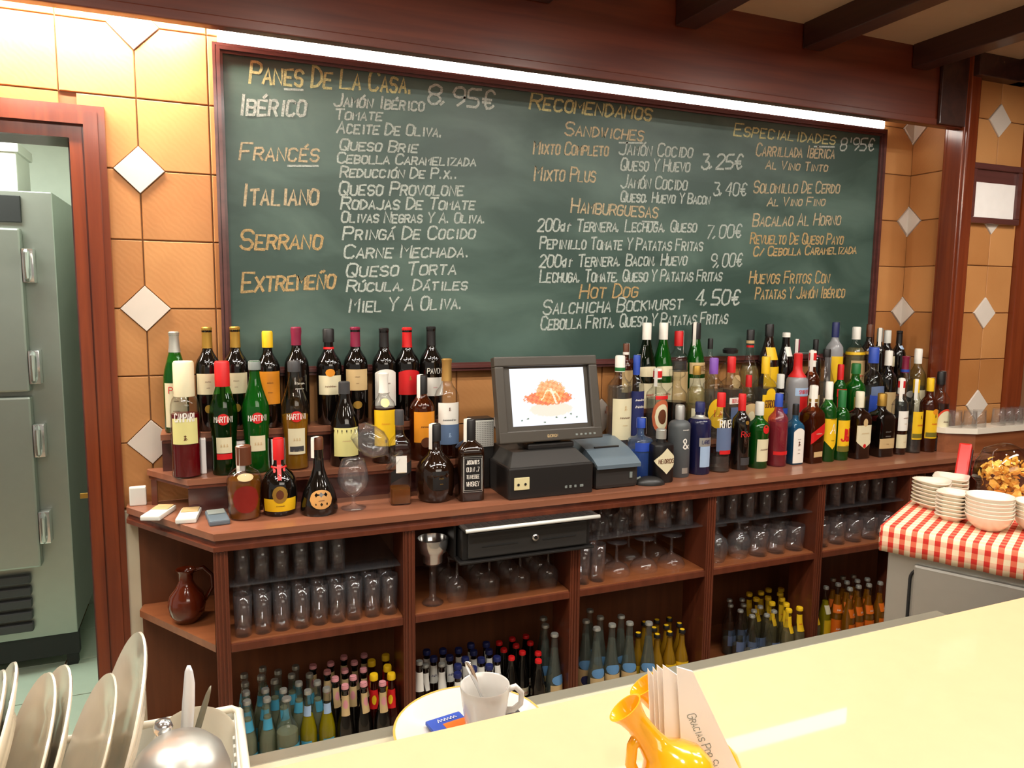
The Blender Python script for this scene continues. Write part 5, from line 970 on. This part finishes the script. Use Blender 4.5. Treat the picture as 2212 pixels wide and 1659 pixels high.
m_ = MB().lathe([(0, .12), (.022, .121), (.030, .128), (.030, .150), (.040, .160), (.046, .185), (.047, .20), (.044, .20), (.040, .178), (.03, .165), (0, .16)], 24); auto(m_.build('bowl', 'chrome', wb, True), 50)
MB().lathe([(0, 0), (.030, 0), (.032, .004), (.010, .02), (.010, .118), (.028, .1205), (0, .121)], 20).build('stand', 'g_tumbler', wb, True)

# ------------------------------------------------------------------ framed notice on pilaster
pf = empty('picture_frame', (3.142, -.256, 1.992), 'small dark framed notice glaring in the light on the right pilaster', 'picture')
for x0, x1, z0, z1 in ((-.148, .148, -.118, -.094), (-.148, .148, .094, .118), (-.148, -.124, -.094, .094), (.124, .148, -.094, .094)):
    MB().box(x0, x1, -.018, 0, z0, z1, .004).build('frame_rail', 'frame_wood', pf)
MB().box(-.124, .124, -.006, 0, -.094, .094).build('sheet', 'paper', pf)
MB().box(-.124, .124, -.0075, -.0065, .045, .094).build('heading_band', 'frame_wood', pf)

# ------------------------------------------------------------------ steel cabinet with gingham cloth
CA = Vector((1.985, -.825, 0)); U = Vector((.46, -.888, 0)).normalized(); V = Vector((-U.y, U.x, 0))
cm = Matrix(((U.x, V.x, 0, CA.x), (U.y, V.y, 0, CA.y), (0, 0, 1, 0), (0, 0, 0, 1)))
sf = bpy.data.objects.new('steel_cabinet', None); COL.objects.link(sf); sf.matrix_world = cm
tag(sf, 'low stainless steel cabinet under the red gingham cloth', 'cabinet')
MB().box(.012, .56, .02, .55, .08, .835, .004).build('body', 'steel', sf)
MB().box(.0, .57, .0, .56, .835, .895, .004).build('top_plate', 'steel_dark', sf)
dp = MB().box(.085, .50, .004, .022, .20, .80, .012).build('door', 'steel', sf)
m_ = MB(); rr = .04; x0, x1, z0, z1 = .075, .51, .17, .79
pts = []
for cx, cz, a0 in ((x0 + rr, z1 - rr, PI / 2), (x0 + rr, z0 + rr, PI), (x1 - rr, z0 + rr, 1.5 * PI), (x1 - rr, z1 - rr, 0)):
    for q in range(7): a = a0 + PI / 2 * q / 6; pts.append((cx + rr * math.cos(a), .016, cz + rr * math.sin(a)))
pts.append(pts[0]); m_.tube(pts, .004, 6); m_.build('gasket', 'rubber', sf, True)
for x in (.04, .5): MB().box(x, x + .03, .05, .08, 0, .08).build('leg', 'rubber', sf)
def gingham():
    m, t, b = nm('gingham'); tc = t.nodes.new('ShaderNodeTexCoord'); uv = t.nodes.new('ShaderNodeUVMap')
    sp_ = t.nodes.new('ShaderNodeSeparateXYZ'); t.links.new(uv.outputs[0], sp_.inputs[0])
    def stripe(o_):
        a = t.nodes.new('ShaderNodeMath'); a.operation = 'FRACT'; t.links.new(o_, a.inputs[0])
        g = t.nodes.new('ShaderNodeMath'); g.operation = 'GREATER_THAN'; g.inputs[1].default_value = .52; t.links.new(a.outputs[0], g.inputs[0]); return g
    s1, s2 = stripe(sp_.outputs[0]), stripe(sp_.outputs[1])
    ad = t.nodes.new('ShaderNodeMath'); ad.operation = 'MULTIPLY_ADD'; ad.inputs[1].default_value = .62; t.links.new(s1.outputs[0], ad.inputs[0])
    hf = t.nodes.new('ShaderNodeMath'); hf.operation = 'MULTIPLY'; hf.inputs[1].default_value = .38; t.links.new(s2.outputs[0], hf.inputs[0]); t.links.new(hf.outputs[0], ad.inputs[2])
    r = t.nodes.new('ShaderNodeValToRGB'); e = r.color_ramp.elements; e[0].color = lin('ecd9b4'); e[1].color = lin('c8281c'); k = e.new(.38); k.color = lin('e8b898'); k = e.new(.62); k.color = lin('e06a4c')
    t.links.new(ad.outputs[0], r.inputs[0]); t.links.new(r.outputs[0], b.inputs['Base Color']); b.inputs['Roughness'].default_value = .85
gingham()
me = bpy.data.meshes.new('gingham_cloth'); vs = []; fs = []; uvs = []
NXc, prof_c = 40, [(.012, .0, .826), (-.006, .0, .84), (-.007, .0, .865), (-.006, .0, .885), (.0, .0, .8985), (.006, 0, .9005)] 
rows = [(-.006, .824), (-.007, .85), (-.006, .875), (-.004, .893), (.003, .8985)] + [(.01 + .045 * j, .899) for j in range(13)]
dist = 0; prev = None
for j, (y, z) in enumerate(rows):
    if prev: dist += math.hypot(y - prev[0], z - prev[1])
    prev = (y, z)
    for i in range(NXc + 1):
        x = -.006 + .582 * i / NXc; wob = .0025 * math.sin(x * 60) * max(0, (.89 - z) / .07)
        vs.append((x, y - abs(wob) + wob, z)); uvs.append((x / .030, dist / .030))
for j in range(len(rows) - 1):
    for i in range(NXc): a = j * (NXc + 1) + i; fs.append((a, a + 1, a + NXc + 2, a + NXc + 1))
nb = len(vs)
# left drop
lr = [(-.006, .8985), (-.008, .875), (-.008, .85), (-.007, .826)]
for j, (x, z) in enumerate(lr):
    for i in range(14):
        y = -.005 + .555 * i / 13; vs.append((x, y, z)); uvs.append(((x + z - .9) / .030, (y + .08) / .030))
for j in range(3):
    for i in range(13): a = nb + j * 14 + i; fs.append((a, a + 1, a + 15, a + 14))
me.from_pydata(vs, [], fs); me.update(); ul = me.uv_layers.new(name='UVMap')
for lp in me.loops: ul.data[lp.index].uv = uvs[lp.vertex_index]
me.materials.append(M['gingham']); me.polygons.foreach_set('use_smooth', [True] * len(me.polygons))
gc = bpy.data.objects.new('gingham_cloth', me); COL.objects.link(gc); gc.matrix_world = cm
sm = gc.modifiers.new('s', 'SOLIDIFY'); sm.thickness = .0015; sm.offset = 1
tag(gc, 'red and white gingham cloth folded over the steel cabinet', 'cloth')
# dishes on the cloth: every dish an object
def dish_mesh(nm_, pr_, n=28, sq=0, tri=False):
    m_ = MB().lathe(pr_, n, sq)
    if tri:
        vv = []
        for x, y, z in m_.v:
            a = math.atan2(y, x); k = 1 + .13 * math.cos(3 * a); vv.append((x * k, y * k, z))
        m_.v = vv
    me = bpy.data.meshes.new(nm_); me.from_pydata(m_.v, [], m_.f); me.materials.append(M['china']); me.polygons.foreach_set('use_smooth', [True] * len(me.polygons)); return me
dA = dish_mesh('round_bowl', [(0, 0), (.030, 0), (.036, .004), (.054, .022), (.0615, .042), (.0625, .045), (.0600, .045), (.051, .024), (.03, .010), (0, .008)])
dB = dish_mesh('oval_dish', [(0, 0), (.026, 0), (.028, .006), (.043, .016), (.0445, .019), (.042, .0195), (.027, .010), (0, .008)], 28, .3)
dC = dish_mesh('triangular_dish', [(0, 0), (.030, 0), (.032, .006), (.053, .016), (.055, .019), (.052, .0195), (.031, .010), (0, .008)], 36, 0, True)
dD = dish_mesh('rectangular_dish', [(0, 0), (.034, 0), (.036, .006), (.050, .016), (.052, .019), (.049, .0195), (.034, .010), (0, .008)], 32, .8)
def stack(me, name, x, y, n, dz, label, grp, sx=1, rz=0):
    for k in range(n):
        o = bpy.data.objects.new(name, me); COL.objects.link(o); o.location = (x + R_.uniform(-.001, .001), y + R_.uniform(-.001, .001), .9012 + k * dz)
        o.rotation_euler = (R_.uniform(-.012, .012) if k else 0, 0, rz + R_.uniform(-.05, .05)); o.scale = (sx, 1, 1)
        tag(o, label + (', %s from bottom' % ORD[k] if k < n - 1 else ', topmost'), 'dish', grp)
stack(dC, 'triangular_dish', 2.285, -.745, 7, .0118, 'white triangular dish in the stack nearest the bottles', 'stack of triangular dishes')
stack(dB, 'oval_dish', 2.226, -.860, 7, .0113, 'small white oval dish in the middle stack on the gingham', 'stack of small oval dishes', 1.0, .4)
stack(dA, 'round_bowl', 2.238, -.962, 6, .0110, 'white round bowl in the nearest tall stack on the gingham', 'stack of round bowls')
stack(dA, 'round_bowl', 2.345, -1.035, 5, .0110, 'white round bowl in the stack at the right edge', 'stack of round bowls at the edge')
stack(dD, 'rectangular_dish', 2.425, -.700, 6, .0125, 'white rectangular dish in the back stack before the crisps', 'stack of rectangular dishes', 1.1, .6)
# jar of crisps with lid, red tin
jr = empty('crisp_jar', (2.535, -.800, .9012), 'clear domed jar filled with golden crisps behind the dishes', 'jar')
auto(MB().lathe([(0, 0), (.068, 0), (.072, .004), (.078, .07), (.090, .085), (.090, .10), (.084, .14), (.062, .18), (.02, .20), (0, .202)], 32).build('jar_body', 'g_clear', jr, True), 60)
m_ = MB()
for q in range(190):
    a = R_.uniform(0, 2 * PI); z = R_.uniform(.012, .150); r = R_.uniform(.0, .060 if z < .08 else .074 * (1 - (z - .08) * 2.5)); s_ = R_.uniform(.010, .018)
    mt_ = Matrix.Translation((r * math.cos(a), r * math.sin(a), z)) @ Matrix.Rotation(R_.uniform(0, 6), 4, (R_.uniform(-1, 1), R_.uniform(-1, 1), R_.uniform(-1, 1) + .01))
    k = 6; vv = [mt_ @ Vector((s_ * math.cos(2 * PI * i / k), s_ * .75 * math.sin(2 * PI * i / k), .003 * math.cos(4 * PI * i / k))) for i in range(k)] + [mt_ @ Vector((0, 0, -.003))]
    m_.add(vv, [(i, (i + 1) % k, k) for i in range(k)])
c_ = m_.build('crisps', 'chip', jr); c_['kind'] = 'stuff'
MB().lathe([(0, .003), (.060, .004), (.060, .030), (0, .032)], 24).build('crumb_bed', 'chip', jr)
rd = empty('red_tin', (2.555, -.640, .9212), 'red metal snack scoop leaning against the crisp jar', 'tin', rot=(0, 0, .5))
MB().box(-.035, .035, -.02, .02, 0, .15, .006, Matrix.Rotation(.55, 4, 'Y')).build('tin_body', 'red_metal', rd)
MB().box(-.012, .012, -.0215, -.0195,   .03, .14, .001, Matrix.Rotation(.55, 4, 'Y')).build('dark_stripe', 'black_plastic', rd)

# ------------------------------------------------------------------ bar in front
bar = empty('bar_counter', (0, 0, 0), 'wide glossy cream bar counter in the foreground', 'counter')
m_ = MB().prism([(-1.6, -1.532), (2.02, -1.488), (2.02, -2.2), (-1.6, -2.2)], .965, 1.0); m_.build('counter_top', 'beige_counter', bar)
MB().prism([(-1.6, -1.545), (2.0, -1.50), (2.0, -2.15), (-1.6, -2.15)], 0, .965).build('counter_body', 'back_wood', bar)
ld = empty('steel_ledge', (0, 0, 0), 'stainless steel work ledge running along behind the cream counter', 'ledge')
m_ = MB().prism([(-1.6, -1.534), (1.572, -1.497), (1.572, -1.345), (-1.6, -1.345)], .88, .9027); m_.build('ledge_plate', 'steel_ledge', ld)  # pale yellow reflection of the counter is put into the plate colour
m_ = MB().box(-1.6, 1.572, -1.3452, -1.318, .872, .9032, .0015); m_.build('rolled_rim', 'steel_dark', ld)
m_ = MB().box(-1.6, 1.572, -1.53, -1.35, 0, .88); m_.build('front_panel', 'steel', ld)

# plate, cup, spoon, sugar packet
sa = empty('oval_plate', (.500, -1.398, .9005), 'white plate with gilt rim under the coffee cup', 'plate')
auto(MB().lathe([(0, .0), (.055, .0), (.060, .004), (.095, .016), (.112, .024), (.113, .0265), (.110, .0262), (.092, .019), (.062, .008), (0, .006)], 48).build('plate_body', 'china_white', sa, True), 60)
MB().lathe([(.1135, .0262), (.1125, .0272), (.1100, .0266)], 48).build('gilt_rim', 'rim_gilt', sa, True)
cu = empty('coffee_cup', (.524, -1.392, .9073), 'white coffee cup standing empty on the plate', 'cup')
auto(MB().lathe([(0, 0), (.024, 0), (.026, .003), (.030, .02), (.0345, .05), (.037, .074), (.0365, .0755), (.0345, .074), (.032, .05), (.027, .015), (0, .008)], 40).build('cup_body', 'china_white', cu, True), 60)
MB().tube([(.033, -.004, .062), (.046, -.006, .066), (.056, -.007, .055), (.055, -.007, .038), (.044, -.006, .030), (.031, -.004, .030)], [.005, .0045, .0045, .0045, .0045, .005], 10).build('handle', 'china_white', cu, True)
spn = empty('coffee_spoon', (.524, -1.392, .919), 'steel coffee spoon leaning in the white cup', 'spoon')
dv = Vector((-.036, .020, .098)); P0 = Vector((.012, -.008, 0))
def strip(pts, ws, th, name, mat, par, side):
    """flat tapering bar: centre line pts, half widths ws along vector side"""
    side = Vector(side).normalized(); v = []; f = []; m = len(pts)
    for i, p in enumerate(pts):
        p = Vector(p); d = (Vector(pts[min(i + 1, m - 1)]) - Vector(pts[max(i - 1, 0)])).normalized(); nn = d.cross(side).normalized() * th
        v += [p + side * ws[i] + nn * .3, p + nn, p - side * ws[i] + nn * .3, p - side * ws[i] - nn * .3, p - nn, p + side * ws[i] - nn * .3]
    for i in range(m - 1):
        for k in range(6): f.append((i * 6 + k, i * 6 + (k + 1) % 6, (i + 1) * 6 + (k + 1) % 6, (i + 1) * 6 + k))
    f += [tuple(range(5, -1, -1)), tuple(range((m - 1) * 6, m * 6))]
    return obj(name, v, f, mat, par, True)
strip([P0 + dv * t for t in (0, .3, .6, .8, .92, .985, 1.0)], [.0022, .0022, .0028, .0045, .0058, .0045, .002], .0012, 'handle', 'chrome', spn, (.93, -.37, 0))
m_ = MB().lathe([(0, 0), (.006, .0006), (.010, .003), (.0105, .0034), (.006, .0016), (0, .001)], 16, mtx=Matrix.Translation(P0 + Vector((.004, -.002, -.002))) @ Matrix.Scale(1.5, 4, (1, 0, 0))); m_.build('spoon_bowl', 'chrome', spn, True)
su = empty('sugar_packet', (0.477, -1.370, .9112), 'blue and orange sugar packet on the plate left of the cup', 'packet', rot=(.1, .06, .25))
MB().box(-.030, .030, -.024, .024, .0, .006, .002).build('sachet', 'c_blue', su); MB().box(-.010, .027, -.022, .006, .0055, .0068, .0005).build('printed_patch', 'c_orange2', su)
m_ = MB(); Ls, wd = text_lines('~~~', 1, 0, 0)
for p in Ls: ribbon(m_, [((a - wd / 2) * .022, .010 + b * .016) for a, b in p], .0016, lambda u, q: (u, q, .0072))
m_.build('lettering', 'c_white', su)
sb = tag(MB().box(-.012, .012, -.006, .006, 0, .012, .001).build('sugar_wrapper', 'c_darkgrey', loc=(0.573, -1.381, .9100)), 'dark crumpled wrapper on the plate right of the cup', 'wrapper')

# ------------------------------------------------------------------ yellow napkin holder shaped as two jugs
nh = empty('napkin_holder', (0, 0, 0), 'yellow glazed ceramic napkin holder shaped like two jugs', 'napkin holder')
def tilted_jug(B, Mo, rb, name):
    B = Vector(B); Mo = Vector(Mo); ax = (Mo - B); L_ = ax.length; rot = ax.to_track_quat('Z', 'Y').to_matrix().to_4x4()
    return auto(MB().lathe([(0, -rb * .92), (rb * .5, -rb * .82), (rb * .88, -rb * .45), (rb, 0), (rb * .94, rb * .38), (rb * .70, rb * .72), (rb * .42, rb * 1.0), (.014, rb * 1.3), (.0125, L_ * .78), (.015, L_ * .9), (.020, L_), (.018, L_), (.012, L_ * .88), (.009, L_ * .7), (0, L_ * .65)], 36, mtx=Matrix.Translation(B) @ rot).build(name, 'yellow_glaze', nh, True), 60)
tilted_jug((0.6035, -1.7647, 1.0509), (0.5531, -1.7347, 1.1255), .040, 'jug_shape')
tilted_jug((0.6770, -1.7184, 1.0093), (0.6125, -1.6793, 1.1112), .040, 'jug_shape')
MB().tube([(0.5680, -1.7438, 1.1016), (0.5563, -1.7461, 1.0881), (0.5539, -1.7474, 1.0699), (0.5604, -1.7524, 1.0508), (0.5743, -1.7595, 1.0390)], [.0065, .006, .006, .007, .008], 10).build('handle', 'yellow_glaze', nh, True)
MB().box(0.5902, 0.6902, -1.7915, -1.6915, 1.0003, 1.012, .004).build('base', 'yellow_glaze', nh)
NP = [[(0.5997, -1.7482, 1.0221), (0.6731, -1.7783, 1.0228), (0.6223, -1.7422, 1.1454), (0.6008, -1.7314, 1.1620)],
[(0.5999, -1.7412, 1.0174), (0.6684, -1.7693, 1.0181), (0.6216, -1.7354, 1.1369), (0.5987, -1.7233, 1.1585)],
[(0.5990, -1.7338, 1.0127), (0.6681, -1.7622, 1.0134), (0.6161, -1.7266, 1.1281), (0.5983, -1.7162, 1.1530)],
[(0.5981, -1.7264, 1.0080), (0.6631, -1.7531, 1.0087), (0.6151, -1.7196, 1.1194), (0.5968, -1.7086, 1.1475)],
[(0.6137, -1.7599, 1.0263), (0.6806, -1.7874, 1.0270), (0.6264, -1.7489, 1.1584), (0.6111, -1.7420, 1.1631)]]
for k, q in enumerate(NP):
    q = [Vector(p) for p in q]; nn = (q[1] - q[0]).cross(q[3] - q[0]).normalized() * .0016
    v = [p + nn for p in q] + [p - nn for p in q]
    o = obj('paper_napkin', v, [(0, 1, 2, 3), (7, 6, 5, 4), (0, 4, 5, 1), (1, 5, 6, 2), (2, 6, 7, 3), (3, 7, 4, 0)], 'paper')
    tag(o, ['white folded paper napkin behind the lettered one in the yellow holder', 'white napkin with second pointed tip in the yellow holder', 'white napkin with third pointed tip in the yellow holder', 'white napkin furthest left with sharp tip in the yellow holder', 'front white napkin with faint writing in the yellow holder'][k], 'napkin')
    if k == 4:
        t0, t1 = Vector((0.6151, -1.7600, 1.1138)), Vector((0.6495, -1.7845, 1.0306)); du = (t1 - t0).normalized(); nf = (q[1] - q[0]).cross(q[3] - q[0]).normalized(); dv_ = nf.cross(du)
        if nf.y > 0: nf = -nf
        base = q[0]
        m_ = MB(); Ls, wd = text_lines('Gracias por su visita'.upper(), .7, .01, .25); L_ = (t1 - t0).length
        def fn_(u, w_):
            p = t0 + du * u + dv_ * w_; dd = (p - base).dot(nf); return p - nf * dd + nf * .0020
        for p in Ls: ribbon(m_, [(a * L_ / wd, b * .009) for a, b in p], .0007, fn_)
        tx = m_.build('lettering', 'c_grey', o)


# ------------------------------------------------------------------ dish rack, plates, knives, steel pot
rk = empty('dish_rack', (0, 0, 0), 'white plastic dish rack with rounded rim on the steel ledge', 'dish rack')
m_ = MB(); X0, X1, Y0, Y1, Z0_, Z1_ = -.62, .187, -1.526, -1.326, .9036, .983
m_.box(X0, X1, Y0, Y1, Z0_, Z0_ + .005, .002); m_.box(X0, X1, Y1 - .006, Y1, Z0_, Z1_, .002); m_.box(X0, X1, Y0, Y0 + .006, Z0_, Z1_, .002); m_.box(X0, X0 + .006, Y0, Y1, Z0_, Z1_, .002); m_.box(X1 - .010, X1, Y0, Y1, Z0_, Z1_, .004)
m_.build('rack_body', 'white_plastic', rk)
MB().tube([(X0, Y1, Z1_), (X1 - .012, Y1 - .002, Z1_), (X1 - .003, Y1 - .012, Z1_), (X1, Y0, Z1_)], .0055, 10).build('rim', 'china', rk, True)
for k in range(9): MB().box(X1 - .013, X1 - .009, Y0 + .02 + k * .02, Y0 + .028 + k * .02, Z0_ + .01, Z1_ - .01, .001).build('rib', 'white_plastic', rk)
PLT = [((-0.0985, -1.4240, 1.0130), 0.1123, 0.20, 0.38, 'white plate leaning at the far left of the dish rack'),
((-0.0880, -1.4240, 1.0166), 0.1161, 0.18, 0.38, 'second white plate from the left in the dish rack'),
((-0.0519, -1.4240, 1.0069), 0.1069, 0.24, 0.40, 'white plate in the middle of the rack leaning left of its taller neighbour'),
((-0.0367, -1.4240, 1.0101), 0.1102, 0.22, 0.40, 'white plate in the middle of the rack just right of its twin'),
((0.0114, -1.4240, 1.0011), 0.1007, 0.18, 0.40, 'white plate in front of the tallest plate in the rack'),
((0.0458, -1.4240, 1.0241), 0.1221, 0.15, 0.34, 'tallest white plate leaning at the right of the plates in the rack')]
for k, (c, r, a, t, lb_) in enumerate(PLT):
    pr_ = [(0, 0), (.52, 0), (.56, .03), (.66, .06), (.97, .13), (1.0, .15), (.99, .17), (.95, .165), (.64, .10), (.54, .055), (0, .045)]
    nz = Vector((-math.cos(a) * math.cos(t), -math.sin(a) * math.cos(t), math.sin(t))); q = nz.to_track_quat('Z', 'Y')
    o = auto(MB().lathe([(p[0] * r, p[1] * r) for p in pr_], 48).build('dinner_plate', 'china', None, True), 60)
    o.location = Vector(c) - nz * .012; o.rotation_mode = 'QUATERNION'; o.rotation_quaternion = q; tag(o, lb_, 'plate', 'plates leaning in the dish rack')
K1 = [(0.1256, -1.3947, 1.0881), (0.1254, -1.3955, 1.0806), (0.1254, -1.3973, 1.0662), (0.1235, -1.3997, 1.0401), (0.1208, -1.4022, 1.0112), (0.1173, -1.4057, 0.9707)]; K2 = [(0.1493, -1.3871, 1.0519), (0.1468, -1.3870, 1.0442), (0.1424, -1.3871, 1.0294), (0.1369, -1.3870, 1.0116), (0.1282, -1.3870, 0.9820)]
k1 = empty('table_knife', (0, 0, 0), 'broad bright table knife blade standing up in the rack', 'knife'); strip(K1, [.002, .0052, .0070, .0080, .0078, .0070], .0007, 'blade', 'blade', k1, (.92, -.38, 0))
k2 = empty('table_knife', (0, 0, 0), 'narrow edge-on knife, shade in its colour, tilting right behind the bright one', 'knife'); strip(K2, [.0015, .0045, .0065, .0070, .0066], .0007, 'blade', 'steel_dark', k2, (.6, -.2, .5))  # edge-on blade: its shade is put into the darker steel colour
for kk, A_ in ((k1, K1), (k2, K2)):
    p = Vector(A_[-1]); d = (p - Vector(A_[0])).normalized(); e_ = p + d * ((p.z - .912) / max(-d.z, .2)); MB().tube([p, p * .5 + e_ * .5, e_], [.004, .006, .0065], 8).build('handle', 'steel', kk, True)
so_ = auto(MB().lathe([(0, 0), (.03, 0), (.034, .006), (.052, .014), (.0535, .017), (.05, .017), (.032, .009), (0, .006)], 40).build('saucer', 'china', None, True), 60)
so_.location = (.128, -1.352, .959); so_.rotation_euler = (math.radians(82), 0, 0); tag(so_, 'white saucer standing behind the knives in the rack', 'saucer')
pz = Vector((0.1224, -1.6264, 1.0954)); sp_ = empty('steel_pot', (pz.x, pz.y, 1.0003), 'brushed steel pot with domed lid in the lower left corner', 'pot')
ht = 1.1257 - 1.0
auto(MB().lathe([(0, 0), (.040, 0), (.043, .003), (.045, ht * .5), (.0455, ht * .62)], 40).build('pot_body', 'steel', sp_, True), 60)
auto(MB().lathe([(.0465, ht * .60), (.0475, ht * .64), (.046, ht * .72), (.040, ht * .86), (.028, ht * .96), (.012, ht * 1.0), (0, ht * 1.01)], 40).build('lid', 'steel', sp_, True), 60)
kp = Vector((0.1069, -1.5898, 1.1199)); bl_ = empty('steel_ladle', (kp.x, kp.y, kp.z), 'small round steel ladle end behind the pot lid', 'ladle')
MB().lathe([(0, -.010), (.006, -.008), (.0095, 0), (.007, .007), (0, .009)], 20).build('ladle_bowl', 'chrome', bl_, True); MB().tube([(0, 0, -.005), (0, .02, -.06), (0, .03, -0.2099)], .003, 8).build('handle', 'chrome', bl_, True)


# ------------------------------------------------------------------ end
bpy.context.view_layer.update()
